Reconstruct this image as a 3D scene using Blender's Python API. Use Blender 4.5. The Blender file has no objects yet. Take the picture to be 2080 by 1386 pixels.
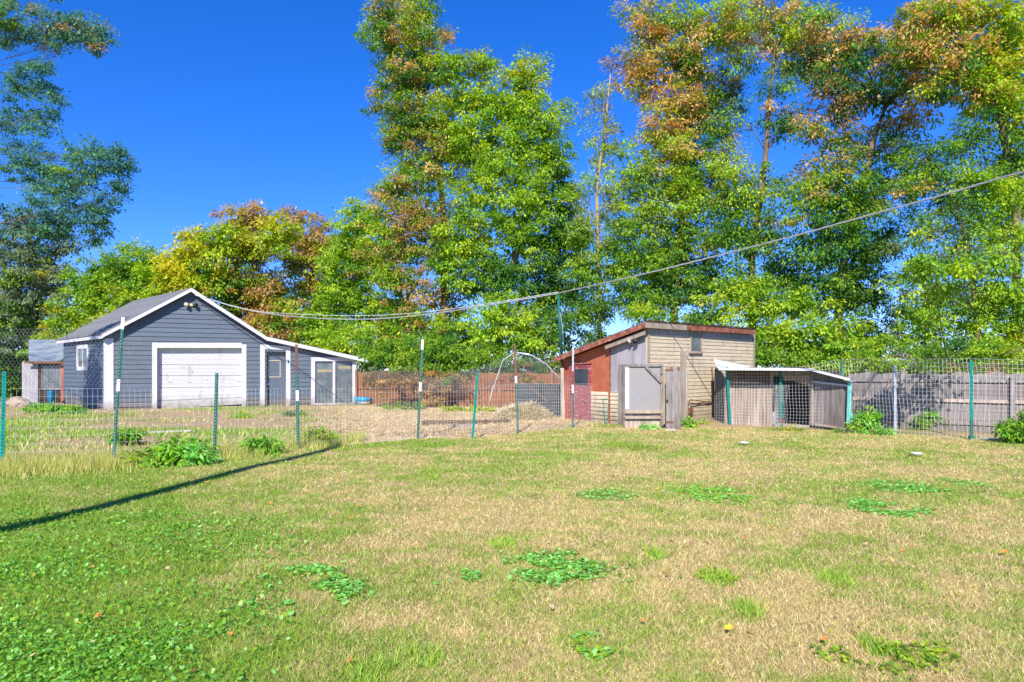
import bpy, math, random
import numpy as np
from mathutils import Vector
random.seed(7); rng = np.random.default_rng(7)
S = bpy.context.scene; C = S.collection; D = bpy.data
R = math.radians
# ------------------------------------------------------------ camera, sky, sun, exposure
FPX, HOR, EYE = 1387.0, 752.0, 1.6
cam = D.objects.new('camera', D.cameras.new('camera')); C.objects.link(cam); S.camera = cam
cam.location = (0, 0, EYE); cam.rotation_euler = (R(90), 0, 0)
cam.data.lens = 36*FPX/2080; cam.data.sensor_width = 36; cam.data.shift_y = (HOR-693)/2080
cam.data.clip_start = .05; cam.data.clip_end = 3000
SUN_EL, SUN_AZ = 38.0, 10.5            # light travels away from the camera, slightly to the right
dx, dy = math.sin(R(SUN_AZ)), math.cos(R(SUN_AZ))
sun = D.objects.new('sun', D.lights.new('sun', 'SUN')); C.objects.link(sun)
sun.data.energy = 4.25; sun.data.angle = R(.53); sun.data.color = (1, .95, .86)
sun.rotation_euler = Vector((dx*math.cos(R(SUN_EL)), dy*math.cos(R(SUN_EL)), -math.sin(R(SUN_EL)))).to_track_quat('-Z', 'Y').to_euler()
sun.location = (-5, -10, 30)
wd = D.worlds.new('World'); S.world = wd; wd.use_nodes = True
nt = wd.node_tree; nt.nodes.clear()
sky = nt.nodes.new('ShaderNodeTexSky'); sky.sky_type = 'NISHITA'; sky.sun_disc = False
sky.sun_elevation = R(SUN_EL); sky.sun_rotation = math.atan2(-dx, -dy)
sky.altitude = 2500; sky.air_density = 1.0; sky.dust_density = 0; sky.ozone_density = 4
hs = nt.nodes.new('ShaderNodeHueSaturation'); hs.inputs['Saturation'].default_value = 1.28; hs.inputs['Hue'].default_value = .506
bg = nt.nodes.new('ShaderNodeBackground'); bg.inputs['Strength'].default_value = .15
wo = nt.nodes.new('ShaderNodeOutputWorld')
gm = nt.nodes.new('ShaderNodeGamma'); gm.inputs['Gamma'].default_value = .85; tn = nt.nodes.new('ShaderNodeMix'); tn.data_type = 'RGBA'; tn.blend_type = 'MULTIPLY'; tn.inputs[0].default_value = 1; tn.inputs[7].default_value = (.84, .88, 1.18, 1); nt.links.new(sky.outputs[0], tn.inputs[6]); nt.links.new(tn.outputs[2], gm.inputs[0]); nt.links.new(gm.outputs[0], hs.inputs['Color']); nt.links.new(hs.outputs[0], bg.inputs[0]); nt.links.new(bg.outputs[0], wo.inputs[0])
S.render.engine = 'CYCLES'
S.view_settings.view_transform = 'Standard'; S.view_settings.look = 'None'
S.view_settings.exposure = .85; S.view_settings.gamma = 1; S.view_settings.use_curve_mapping = False
S.cycles.transparent_max_bounces = 12; S.cycles.max_bounces = 6

# ------------------------------------------------------------ helpers
def W(px, py, Y): return np.array([(px-1040)/FPX*Y, Y, EYE+(HOR-py)/FPX*Y])
def G(px, py):
    Y = EYE*FPX/(py-HOR); return np.array([(px-1040)/FPX*Y, Y, 0.0])
def tag(o, label=None, cat=None, group=None, kind=None):
    if label: o['label'] = label
    if cat: o['category'] = cat
    if group: o['group'] = group
    if kind: o['kind'] = kind
    return o
def thing(name, loc, label, cat, group=None):
    o = D.objects.new(name, None); C.objects.link(o); o.location = tuple(loc); o.empty_display_size = .3
    return tag(o, label, cat, group)
def wloc(o):
    v = Vector((0, 0, 0))
    while o is not None: v = v+o.location; o = o.parent
    return v
def link(name, me, m, parent=None, **k):
    o = D.objects.new(name, me); C.objects.link(o)
    if m is not None and len(me.materials) == 0: me.materials.append(m)
    if parent is not None: o.parent = parent
    return tag(o, **k) if k else o
class MB:
    """collects shapes in world coordinates"""
    def __init__(s): s.v = []; s.f = []
    def add(s, vs, fs):
        n = len(s.v); s.v += [tuple(float(c) for c in v) for v in vs]; s.f += [tuple(i+n for i in f) for f in fs]; return s
    def prism(s, a, b):                      # two matching rings
        n = len(a); fs = [tuple(range(n))[::-1], tuple(range(n, 2*n))]
        fs += [(i, (i+1) % n, n+(i+1) % n, n+i) for i in range(n)]
        return s.add(list(a)+list(b), fs)
    def box(s, F, u0, u1, v0, v1, w0, w1):
        a = [F.p(u0, v0, w0), F.p(u1, v0, w0), F.p(u1, v1, w0), F.p(u0, v1, w0)]
        b = [F.p(u0, v0, w1), F.p(u1, v0, w1), F.p(u1, v1, w1), F.p(u0, v1, w1)]
        return s.prism(a, b)
    def poly(s, F, uv, w0, w1): return s.prism([F.p(u, v, w0) for u, v in uv], [F.p(u, v, w1) for u, v in uv])
    def bar(s, p, q, w, h=None, up=(0, 0, 1)):
        p = np.array(p, float); q = np.array(q, float); d = (q-p)/np.linalg.norm(q-p)
        a = np.cross(d, up); a = a/np.linalg.norm(a) if np.linalg.norm(a) > 1e-4 else np.array([1., 0, 0]); b = np.cross(a, d)
        h = h or w; k = [a*w/2*i+b*h/2*j for i, j in ((-1, -1), (1, -1), (1, 1), (-1, 1))]
        return s.prism([p+x for x in k], [q+x for x in k])
    def tube(s, pts, rs, n=8):
        pts = [np.array(p, float) for p in pts]; rs = rs if hasattr(rs, '__len__') else [rs]*len(pts)
        rings = []
        for i, p in enumerate(pts):
            d = pts[min(i+1, len(pts)-1)]-pts[max(i-1, 0)]; d = d/(np.linalg.norm(d)+1e-9)
            a = np.cross(d, (0.13, .21, 1) if abs(d[2]) < .9 else (1, .1, 0)); a /= np.linalg.norm(a); b = np.cross(d, a)
            rings.append([p+rs[i]*(a*math.cos(t)+b*math.sin(t)) for t in [2*math.pi*k/n for k in range(n)]])
        vs = [v for r in rings for v in r]; fs = [tuple(range(n))[::-1], tuple((len(pts)-1)*n+k for k in range(n))]
        for i in range(len(pts)-1):
            fs += [(i*n+k, i*n+(k+1) % n, (i+1)*n+(k+1) % n, (i+1)*n+k) for k in range(n)]
        return s.add(vs, fs)
    def build(s, name, m, parent=None, smooth=False, **k):
        o_ = wloc(parent) if parent is not None else Vector((0, 0, 0))
        if parent is None and s.v:           # top-level mesh: origin at its base
            a = np.array(s.v); o_ = Vector((a[:, 0].mean(), a[:, 1].mean(), a[:, 2].min()))
        me = D.meshes.new(name); me.from_pydata([(x-o_[0], y-o_[1], z-o_[2]) for x, y, z in s.v], [], s.f)
        me.validate(); 
        import bmesh
        bm = bmesh.new(); bm.from_mesh(me); bmesh.ops.recalc_face_normals(bm, faces=bm.faces); bm.to_mesh(me); bm.free()
        if smooth: me.polygons.foreach_set('use_smooth', [True]*len(me.polygons))
        o = link(name, me, m, parent, **k)
        if parent is None: o.location = o_
        return o
class Frame:
    """a vertical wall plane: u along it, v up, w out of it"""
    def __init__(s, P, d, flip=1, z0=0.0):
        s.P = np.array([P[0], P[1], z0]); d = np.array([d[0], d[1], 0.]); s.d = d/np.linalg.norm(d)
        s.n = np.array([s.d[1], -s.d[0], 0])*flip
    def p(s, u, v, w=0): return s.P+s.d*u+s.n*w+np.array([0, 0, v])
    def uv(s, px, py, w=0):
        P = s.P+s.n*w; k = (px-1040)/FPX
        u = (k*P[1]-P[0])/(s.d[0]-k*s.d[1]); Y = P[1]+s.d[1]*u
        return u, EYE+(HOR-py)/FPX*Y-s.P[2]
def npmesh(name, V, F, col=None):
    V = np.ascontiguousarray(V, np.float32); F = np.ascontiguousarray(F, np.int32); k = F.shape[1]
    me = D.meshes.new(name); me.vertices.add(len(V)); me.vertices.foreach_set('co', V.ravel())
    me.loops.add(F.size); me.loops.foreach_set('vertex_index', F.ravel())
    me.polygons.add(len(F)); me.polygons.foreach_set('loop_start', np.arange(0, F.size, k, dtype=np.int32))
    me.polygons.foreach_set('loop_total', np.full(len(F), k, np.int32))
    me.update(calc_edges=True)
    if col is not None:
        a = me.color_attributes.new('col', 'FLOAT_COLOR', 'POINT')
        a.data.foreach_set('color', np.concatenate([col, np.ones((len(col), 1))], 1).astype(np.float32).ravel())
    return me
def nplink(name, V, F, m, parent=None, col=None, origin=None, **k):
    V = np.asarray(V, float)
    o_ = np.array(wloc(parent)) if parent is not None else (np.zeros(3) if origin is None else np.array(origin, float))
    o = link(name, npmesh(name, V-o_, F, col), m, parent, **k)
    if parent is None: o.location = tuple(o_)
    return o
def wire_mesh(seg, r):
    """segments (N,2,3) -> triangular wires"""
    a = seg[:, 0]; b = seg[:, 1]; d = b-a; L = np.linalg.norm(d, axis=1, keepdims=True)+1e-9; d = d/L
    h = np.where(np.abs(d[:, 2:3]) > .9, np.array([[1., 0, 0]]), np.array([[0, 0, 1.]]))
    u = np.cross(d, h); u /= np.linalg.norm(u, axis=1, keepdims=True)+1e-9; w = np.cross(d, u)
    V = []
    for e in (a, b):
        for t in (90, 210, 330): V.append(e+r*(u*math.cos(R(t))+w*math.sin(R(t))))
    V = np.stack(V, 1).reshape(-1, 3); n = len(a); o = (np.arange(n)*6)[:, None]
    F = np.concatenate([o+np.array([[0, 1, 4, 3]]), o+np.array([[1, 2, 5, 4]]), o+np.array([[2, 0, 3, 5]])], 0)
    return V, F
_L = rng.random((64, 64))
def vnoise(x, y):
    xi = np.floor(x).astype(int); yi = np.floor(y).astype(int); fx = x-xi; fy = y-yi
    fx = fx*fx*(3-2*fx); fy = fy*fy*(3-2*fy); g = lambda i, j: _L[i % 64, j % 64]
    return (g(xi, yi)*(1-fx)+g(xi+1, yi)*fx)*(1-fy)+(g(xi, yi+1)*(1-fx)+g(xi+1, yi+1)*fx)*fy
def fbm(x, y, o=4):
    s = 0; a = .5; 
    for i in range(o): s = s+a*vnoise(x*2**i+17.3*i, y*2**i+5.1*i); a *= .5
    return s/(1-.5**o)
def interp(p, xs): a = np.array(xs, float); return np.interp(p, a[:, 0], a[:, 1])

# ------------------------------------------------------------ materials
def new_mat(name):
    m = D.materials.new(name); m.use_nodes = True; t = m.node_tree
    return m, t, t.nodes['Principled BSDF'], t.nodes['Material Output']
def nz(t, kind='ShaderNodeTexNoise', scale=5, detail=4, vec=None, rough=.6, stretch=None):
    c = t.nodes.new('ShaderNodeTexCoord'); n = t.nodes.new(kind); n.inputs['Scale'].default_value = scale
    if 'Detail' in n.inputs: n.inputs['Detail'].default_value = detail
    if 'Roughness' in n.inputs: n.inputs['Roughness'].default_value = rough
    mp = t.nodes.new('ShaderNodeMapping'); t.links.new(c.outputs['Object'], mp.inputs[0]); t.links.new(mp.outputs[0], n.inputs['Vector'])
    if stretch: mp.inputs['Scale'].default_value = stretch
    return n, mp
def ramp(t, src, stops):
    r = t.nodes.new('ShaderNodeValToRGB'); e = r.color_ramp.elements
    for i, (p, c) in enumerate(stops):
        el = e[i] if i < 2 else e.new(p)
        el.position = p; el.color = (*c, 1)
    t.links.new(src, r.inputs[0]); return r
def objvar(t, src, amt):
    """per-piece brightness difference"""
    i = t.nodes.new('ShaderNodeObjectInfo'); mr = t.nodes.new('ShaderNodeMapRange')
    mr.inputs['To Min'].default_value = 1-amt; mr.inputs['To Max'].default_value = 1+amt
    t.links.new(i.outputs['Random'], mr.inputs['Value'])
    h = t.nodes.new('ShaderNodeHueSaturation'); t.links.new(mr.outputs[0], h.inputs['Value']); t.links.new(src, h.inputs['Color']); return h.outputs[0]
def surf(name, a, b, scale=6, rough=.7, stretch=None, var=0, bump=.15, spec=.3, lo=.3, hi=.7, third=None, detail=6):
    m, t, p, o = new_mat(name); n, mp = nz(t, scale=scale, stretch=stretch, detail=detail)
    st = [(lo, a), (hi, b)]
    if third: st.append(third)
    r = ramp(t, n.outputs['Fac'], st); src = r.outputs[0]
    if var: src = objvar(t, src, var)
    t.links.new(src, p.inputs['Base Color']); p.inputs['Roughness'].default_value = rough; p.inputs['Specular IOR Level'].default_value = spec
    if bump:
        bn = t.nodes.new('ShaderNodeBump'); bn.inputs['Strength'].default_value = bump; bn.inputs['Distance'].default_value = .02
        t.links.new(n.outputs['Fac'], bn.inputs['Height']); t.links.new(bn.outputs[0], p.inputs['Normal'])
    return m
def leafmat(name, trans=.35):
    m, t, p, o = new_mat(name); a = t.nodes.new('ShaderNodeAttribute'); a.attribute_name = 'col'
    t.links.new(a.outputs['Color'], p.inputs['Base Color']); p.inputs['Roughness'].default_value = .5; p.inputs['Specular IOR Level'].default_value = .25
    tr = t.nodes.new('ShaderNodeBsdfTranslucent'); mx = t.nodes.new('ShaderNodeMixShader'); mx.inputs[0].default_value = trans
    g = t.nodes.new('ShaderNodeHueSaturation'); g.inputs['Value'].default_value = 1.5; g.inputs['Saturation'].default_value = 1.1
    t.links.new(a.outputs['Color'], g.inputs['Color']); t.links.new(g.outputs[0], tr.inputs[0])
    t.links.new(p.outputs[0], mx.inputs[1]); t.links.new(tr.outputs[0], mx.inputs[2]); t.links.new(mx.outputs[0], o.inputs[0]); return m
M = {}
M['leaf'] = leafmat('leaves', .42); M['blade'] = leafmat('grass blades', .25)
M['bark'] = surf('bark', (.09, .06, .04), (.24, .18, .12), 9, .9, (1, 1, .25), bump=.5)
M['palebark'] = surf('pale bark', (.22, .16, .09), (.46, .35, .2), 9, .9, (1, 1, .25), bump=.5)
M['siding'] = surf('slate grey painted siding', (.085, .108, .145), (.115, .142, .18), 3, .55, (1, 1, 6), .05, .08)
M['white'] = surf('white trim paint', (.55, .545, .58), (.64, .63, .67), 2.5, .5, var=.02, bump=.06)
M['oldwhite'] = surf('worn white door paint', (.42, .39, .37), (.55, .54, .56), 2.2, .5, (1, 1, 2.5), lo=.22, hi=.42, bump=.08)
M['shingle'] = surf('grey asphalt shingle', (.13, .135, .145), (.24, .24, .25), 30, .9, var=.08, bump=.4)
M['clap'] = surf('beige clapboard paint', (.42, .34, .22), (.58, .48, .34), 3, .75, (1, 1, 4), .07, .15, lo=.2, hi=.55)
M['clapdark'] = surf('weathered beige trim', (.26, .2, .15), (.43, .35, .27), 5, .8, (1, 1, .3), .07)
M['greywood'] = surf('weathered grey wood', (.13, .11, .105), (.34, .295, .28), 16, .9, (1, 1, .1), .13, .3)
M['tanwood'] = surf('weathered tan wood', (.23, .175, .14), (.52, .42, .35), 16, .9, (1, 1, .08), .14, .3)
M['darkshadewood'] = surf('dark wood and interior shade', (.03, .025, .02), (.07, .05, .04), 8, .95)
M['yellowwood'] = surf('newer yellowish wood', (.27, .22, .12), (.4, .33, .2), 10, .8, (1, 1, .2), .05)
M['redwood'] = surf('red brown stained fence wood', (.16, .06, .03), (.36, .16, .075), 12, .85, (1, 1, .12), .14, .25)
M['redwall'] = surf('brick red painted wall', (.33, .08, .042), (.45, .14, .07), 2.5, .7, bump=.1, lo=.25, hi=.65)
M['redtrim'] = surf('peeling red brown trim', (.16, .05, .03), (.32, .12, .075), 7, .8, lo=.35, hi=.6, third=(.82, (.5, .42, .36)))
M['maroon'] = surf('peeling maroon door paint', (.22, .035, .045), (.32, .075, .08), 20, .7, third=(.66, (.6, .5, .5)), lo=.3, hi=.58, detail=8)
M['whitewash'] = surf('faded grey boards', (.25, .235, .25), (.42, .39, .4), 10, .85, (1, 1, .12), .06, .2)
M['rust'] = surf('rusty steel', (.1, .04, .025), (.24, .11, .07), 15, .8)
M['postgreen'] = surf('green painted steel post', (.008, .075, .055), (.02, .14, .1), 12, .5, bump=.05)
M['posteal'] = surf('teal painted steel post', (.0, .16, .14), (.01, .25, .21), 9, .45, bump=.05)
M['postwhite'] = surf('white post tip', (.7, .7, .7), (.85, .85, .85), 9, .5)
M['galv'] = surf('galvanised steel', (.34, .38, .46), (.52, .55, .6), 12, .4)
M['galv'].node_tree.nodes['Principled BSDF'].inputs['Metallic'].default_value = .3
M['wire'] = surf('galvanised wire', (.55, .58, .6), (.75, .77, .78), 12, .45, bump=0)
M['wiredark'] = surf('dull wire', (.2, .22, .23), (.38, .4, .41), 12, .5, bump=0)
M['greenwire'] = surf('green coated wire', (.15, .3, .24), (.3, .45, .38), 12, .5, bump=0)
M['cable'] = surf('grey cable', (.24, .24, .25), (.38, .38, .39), 20, .6, bump=0)
M['blue'] = surf('blue plastic', (.01, .2, .42), (.02, .3, .55), 5, .35, bump=0)
M['black'] = surf('black plastic', (.02, .02, .025), (.04, .04, .045), 5, .4, bump=0)
M['lamp'] = surf('yellowed lamp glass', (.5, .5, .3), (.65, .62, .4), 9, .3, bump=0)
M['turq'] = surf('peeling turquoise paint', (.1, .5, .45), (.25, .62, .56), 8, .6, third=(.75, (.45, .36, .3)), lo=.3, hi=.6)
M['straw'] = leafmat('straw', .2)
M['plate'] = surf('white plastic plate', (.6, .6, .6), (.72, .72, .72), 5, .4, bump=0)
M['concrete'] = surf('pale concrete', (.4, .37, .34), (.58, .54, .5), 8, .9)
def glassmat(name, c, rough=.08, a=None):
    m, t, p, o = new_mat(name); n, _ = nz(t, scale=2.2, detail=3)
    r = ramp(t, n.outputs['Fac'], [(.35, c), (.65, a or tuple(x*1.8 for x in c))]); t.links.new(r.outputs[0], p.inputs['Base Color'])
    p.inputs['Roughness'].default_value = rough; p.inputs['Specular IOR Level'].default_value = .8; return m
M['glass'] = glassmat('dark window glass', (.02, .03, .04))
M['dustyglass'] = glassmat('dusty patio glass', (.07, .1, .12), .16, (.17, .19, .2))
m, t, p, o = new_mat('metal sheet roof'); n, _ = nz(t, scale=1.5, detail=3, stretch=(1, 1, 3))
t.links.new(ramp(t, n.outputs['Fac'], [(.3, (.2, .3, .45)), (.7, (.6, .63, .7))]).outputs[0], p.inputs['Base Color']); p.inputs['Roughness'].default_value = .35; p.inputs['Metallic'].default_value = .5; M['tin'] = m  # mottled blue and white puts the sky's reflection into the base colour
m, t, p, o = new_mat('oriented strand board'); n, _ = nz(t, 'ShaderNodeTexVoronoi', 11, stretch=(1, 1, 1.6)); n.inputs['Randomness'].default_value = 1
n2, _ = nz(t, scale=3); mxx = t.nodes.new('ShaderNodeMix'); mxx.data_type = 'RGBA'; mxx.inputs[0].default_value = .25
t.links.new(ramp(t, n.outputs['Color'], [(.3, (.05, .05, .052)), (.7, (.29, .275, .285))]).outputs[0], mxx.inputs[6])
t.links.new(ramp(t, n2.outputs['Fac'], [(.35, (.26, .21, .13)), (.6, (.18, .18, .2))]).outputs[0], mxx.inputs[7])
t.links.new(mxx.outputs[2], p.inputs['Base Color']); p.inputs['Roughness'].default_value = .85; M['osb'] = m
def dirt_at_base(m, col=(.2, .14, .09), top=.55, amt=.75):
    """splashed soil on the lowest part of a wall (object z is height above the thing's base)"""
    t = m.node_tree; p = t.nodes['Principled BSDF']; src = p.inputs['Base Color'].links[0].from_socket
    c = t.nodes.new('ShaderNodeTexCoord'); s = t.nodes.new('ShaderNodeSeparateXYZ'); t.links.new(c.outputs['Object'], s.inputs[0])
    n = t.nodes.new('ShaderNodeTexNoise'); n.inputs['Scale'].default_value = 4; n.inputs['Detail'].default_value = 8; t.links.new(c.outputs['Object'], n.inputs['Vector'])
    a = t.nodes.new('ShaderNodeMath'); a.operation = 'MULTIPLY_ADD'; a.inputs[1].default_value = -.8; t.links.new(n.outputs['Fac'], a.inputs[0]); t.links.new(s.outputs['Z'], a.inputs[2])
    r_ = t.nodes.new('ShaderNodeMapRange'); r_.inputs['From Min'].default_value = -.45; r_.inputs['From Max'].default_value = top-.4; r_.inputs['To Min'].default_value = amt; r_.inputs['To Max'].default_value = 0; t.links.new(a.outputs[0], r_.inputs['Value'])
    x = t.nodes.new('ShaderNodeMix'); x.data_type = 'RGBA'; t.links.new(r_.outputs[0], x.inputs[0]); t.links.new(src, x.inputs[6]); x.inputs[7].default_value = (*col, 1); t.links.new(x.outputs[2], p.inputs['Base Color'])
def stains(m, col, scale=1.3, lo=.55, hi=.72, amt=.5, stretch=(1, 1, .35)):
    t = m.node_tree; p = t.nodes['Principled BSDF']; src = p.inputs['Base Color'].links[0].from_socket; n, _ = nz(t, scale=scale, detail=9, rough=.7, stretch=stretch)
    r_ = t.nodes.new('ShaderNodeMapRange'); r_.inputs['From Min'].default_value = lo; r_.inputs['From Max'].default_value = hi; r_.inputs['To Max'].default_value = amt; t.links.new(n.outputs['Fac'], r_.inputs['Value'])
    x = t.nodes.new('ShaderNodeMix'); x.data_type = 'RGBA'; t.links.new(r_.outputs[0], x.inputs[0]); t.links.new(src, x.inputs[6]); x.inputs[7].default_value = (*col, 1); t.links.new(x.outputs[2], p.inputs['Base Color'])
stains(M['siding'], (.16, .18, .22), amt=.45); stains(M['oldwhite'], (.22, .19, .16), 2.6, .56, .7, .55); stains(M['clap'], (.2, .15, .1), 2.4, .52, .7, .55); stains(M['redwall'], (.2, .06, .04), 1.6, .5, .68, .5)
stains(M['greywood'], (.1, .085, .08), 3, .52, .68, .5, (1, 1, .2)); stains(M['tanwood'], (.2, .15, .12), 3, .5, .68, .5, (1, 1, .2)); stains(M['white'], (.4, .37, .33), 3.5, .6, .75, .4)
for k_ in ('siding', 'white', 'oldwhite'): dirt_at_base(M[k_])
dirt_at_base(M['clap'], (.16, .12, .08), .7, .7); dirt_at_base(M['greywood'], (.12, .09, .06), .5, .6); dirt_at_base(M['redwood'], (.12, .07, .045), .5, .6)
# soil and lawn: the colour attribute carries where turf is green, dry or bare; fine grain comes from noise
def groundmat(name, bump):
    m, t, p, o = new_mat(name); a = t.nodes.new('ShaderNodeAttribute'); a.attribute_name = 'col'
    n, _ = nz(t, scale=60, detail=8, rough=.75); n2, _ = nz(t, scale=9, detail=5)
    r = ramp(t, n.outputs['Fac'], [(.3, (.55, .55, .55)), (.7, (1.45, 1.4, 1.3))]); r2 = ramp(t, n2.outputs['Fac'], [(.3, (.8, .82, .8)), (.7, (1.2, 1.15, 1.1))])
    x = t.nodes.new('ShaderNodeMix'); x.data_type = 'RGBA'; x.blend_type = 'MULTIPLY'; x.inputs[0].default_value = 1
    y = t.nodes.new('ShaderNodeMix'); y.data_type = 'RGBA'; y.blend_type = 'MULTIPLY'; y.inputs[0].default_value = 1
    t.links.new(a.outputs['Color'], x.inputs[6]); t.links.new(r.outputs[0], x.inputs[7]); t.links.new(x.outputs[2], y.inputs[6]); t.links.new(r2.outputs[0], y.inputs[7])
    t.links.new(y.outputs[2], p.inputs['Base Color']); p.inputs['Roughness'].default_value = .95; p.inputs['Specular IOR Level'].default_value = .1
    bn = t.nodes.new('ShaderNodeBump'); bn.inputs['Strength'].default_value = bump; bn.inputs['Distance'].default_value = .03
    t.links.new(n.outputs['Fac'], bn.inputs['Height']); t.links.new(bn.outputs[0], p.inputs['Normal']); return m
M['lawn'] = groundmat('lawn soil', .6); M['yard'] = groundmat('straw strewn dirt', .5)
M['field'] = surf('far field', (.12, .13, .04), (.25, .2, .1), .3, .95)

# ------------------------------------------------------------ ground
# fence line on the ground in world metres
FL = [G(-260, 975), G(4, 957), G(228, 945), G(435, 930), G(605, 912), G(848, 892), G(959, 889), G(1052, 880), G(1163, 869), G(1300, 868), G(1500, 868), G(1700, 876), G(2300, 900)]
flx = np.array([p[0] for p in FL]); fly = np.array([p[1] for p in FL])
def fence_y(x): return np.interp(x, flx, fly)
def topx(x, y): return 1040+x/y*FPX, HOR+EYE*FPX/y
def green_amount(x, y):
    px, py = topx(x, np.maximum(y, .8)); n = fbm(x*.55+3, y*.55+9, 4); n2 = fbm(x*2.3+31, y*2.3+7, 3); n3 = fbm(x*6+3, y*6+1, 3)
    g = .2+.62/(1+np.exp((px-560-(py-1150)*.35+(n-.5)*900)/110))
    g += .35*np.clip(1-np.abs(py-905)/32, 0, 1)*(px > 480)*(n2 > .38)*np.clip((1750-px)/500, .35, 1)
    g += (n-.5)*1.25+(n2-.5)*.8+(n3-.5)*1.0
    g += .12*np.clip((py-1250)/130, 0, 1)
    return np.clip(g, .02, .97)
def ground_z(x, y): return (fbm(x*.8, y*.8, 3)-.5)*.05*np.clip(y/6, 0, 1)
def grid(x0, x1, y0, y1, s):
    xs = np.arange(x0, x1+s/2, s); ys = np.arange(y0, y1+s/2, s); X, Y = np.meshgrid(xs, ys); nx = len(xs); ny = len(ys)
    i = (np.arange(ny-1)[:, None]*nx+np.arange(nx-1)[None]).ravel(); F = np.stack([i, i+1, i+nx+1, i+nx], 1); return X.ravel(), Y.ravel(), F
def ground_part(name, X, Y, F, col, m, keep):
    F = F[keep]; u, inv = np.unique(F, return_inverse=True); F = inv.reshape(F.shape)
    V = np.stack([X, Y, ground_z(X, Y)], 1)[u]; o = nplink(name, V, F, m, col=col[u], kind='structure'); return o
X, Y, F = grid(-22, 22, 0, 46, .125)
cx = X[F].mean(1); cy = Y[F].mean(1); lawnf = cy < fence_y(cx)-.0; VIEW = (np.abs(cx) < .8*cy+2)
g = green_amount(X, Y)[:, None]; n = fbm(X*3, Y*3, 3)[:, None]
lawncol = (1-g)*np.array([[.45, .37, .15]])+g*np.array([[.16, .26, .035]]); lawncol *= .62+.7*n
px, py = topx(X, np.maximum(Y, .8)); gy = np.clip((fbm(X*.45+8, Y*.45+2, 4)-.46)*3.2+.55*(py > 872)*(px < 720)+.5*np.clip((px-1700)/100, 0, 1)*0, 0, .85)
gy = np.where((px > 690) & (px < 1210) & (py > 828), gy*.3, gy)[:, None]
st = np.clip((px-640)/120, 0, 1)*np.clip((1230-px)/40, 0, 1); st = st[:, None]
dirt = (1-st)*np.array([[.4, .3, .18]])+st*np.array([[.62, .48, .31]])
yardcol = (1-gy)*dirt+gy*np.array([[.22, .28, .05]]); yardcol *= .75+.5*n
ground_part('lawn', X, Y, F, lawncol, M['lawn'], lawnf & VIEW)
ground_part('dirt_yard', X, Y, F, yardcol, M['yard'], ~lawnf & VIEW)
mb = MB(); mb.add([(-1500, -600, -.06), (1500, -600, -.06), (1500, 2500, -.06), (-1500, 2500, -.06)], [(0, 1, 2, 3)]); o = mb.build('ground', M['field'], kind='structure')

# blades ------------------------------------------------------
def blades(x, y, h, w, col, lean=.6, name='grass', label=None, cat='grass', mat='blade', z=None, parent=None):
    n = len(x); a = rng.random(n)*2*math.pi; l = h*lean*rng.normal(.6, .5, n); z = ground_z(x, y) if z is None else z
    d = np.stack([np.cos(a), np.sin(a), np.zeros(n)], 1); q = rng.random(n)*math.pi; sd = np.stack([np.cos(q), np.sin(q), np.zeros(n)], 1)*w[:, None]/2
    b = np.stack([x, y, z-.004], 1); mid = b+d*(l*.35)[:, None]; mid[:, 2] += h*.6; tip = b+d*l[:, None]; tip[:, 2] += h
    V = np.stack([b-sd*1.3, b+sd*1.3, tip], 1).reshape(-1, 3); F = (np.arange(n)*3)[:, None]+np.arange(3)[None]
    return nplink(name, V, F, M[mat], parent, np.repeat(col, 3, 0), label=label, cat=cat, kind='stuff')
GREENS = np.array([[.26, .42, .045], [.34, .46, .05], [.18, .34, .04], [.42, .47, .08], [.24, .41, .06]]); STRAWS = np.array([[.72, .55, .26], [.8, .68, .35], [.6, .45, .21], [.7, .57, .31], [.56, .5, .17], [.44, .32, .17]])
def pick(pal, n): c = pal[rng.integers(0, len(pal), n)]; return c*(.6+.72*rng.random((n, 1)))
NB = 640000
u = rng.random(NB); y = 3.1*(20.5/3.1)**u; x = (rng.random(NB)*2-1)*.80*y; k = y < fence_y(x)-.05; x = x[k]; y = y[k]; n = len(x)
g = green_amount(x, y); isg = (rng.random(n) < g)
col = np.where(isg[:, None], pick(GREENS, n), pick(STRAWS, n)); hh = (.014+.026*rng.random(n)**1.5+.01*isg)*(1+y*.012); ww = .0023*(1+.22*y)*(.7+.6*rng.random(n))
blades(x, y, hh, ww, col, 1.5, 'grass', 'short half dried lawn grass, green and straw coloured')
# tall grass along the fence on the left
n = 42000; t_ = rng.random(n); px = -120+860*t_; fx = (px-1040)/FPX; 
yy = 11.0+ (px+120)/860*3.0; x = fx*yy; y0 = fence_y(x); y = y0+rng.normal(.25, .45, n)+.2; x = x*(y/yy); k = (rng.random(n) < np.clip(fbm(x*1.2, y*1.2, 3)*1.9-.35+.5*(px < 330), 0, 1)); x = x[k]; y = y[k]; n = len(x)
tc = np.array([[.5, .5, .1], [.6, .55, .17], [.34, .44, .07], [.66, .55, .25]])
blades(x, y, .07+.2*rng.random(n)**1.5, np.full(n, .009), pick(tc, n), .5, 'tall_grass', 'tall unmown yellow green grass along the foot of the wire fence', 'grass')
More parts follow.
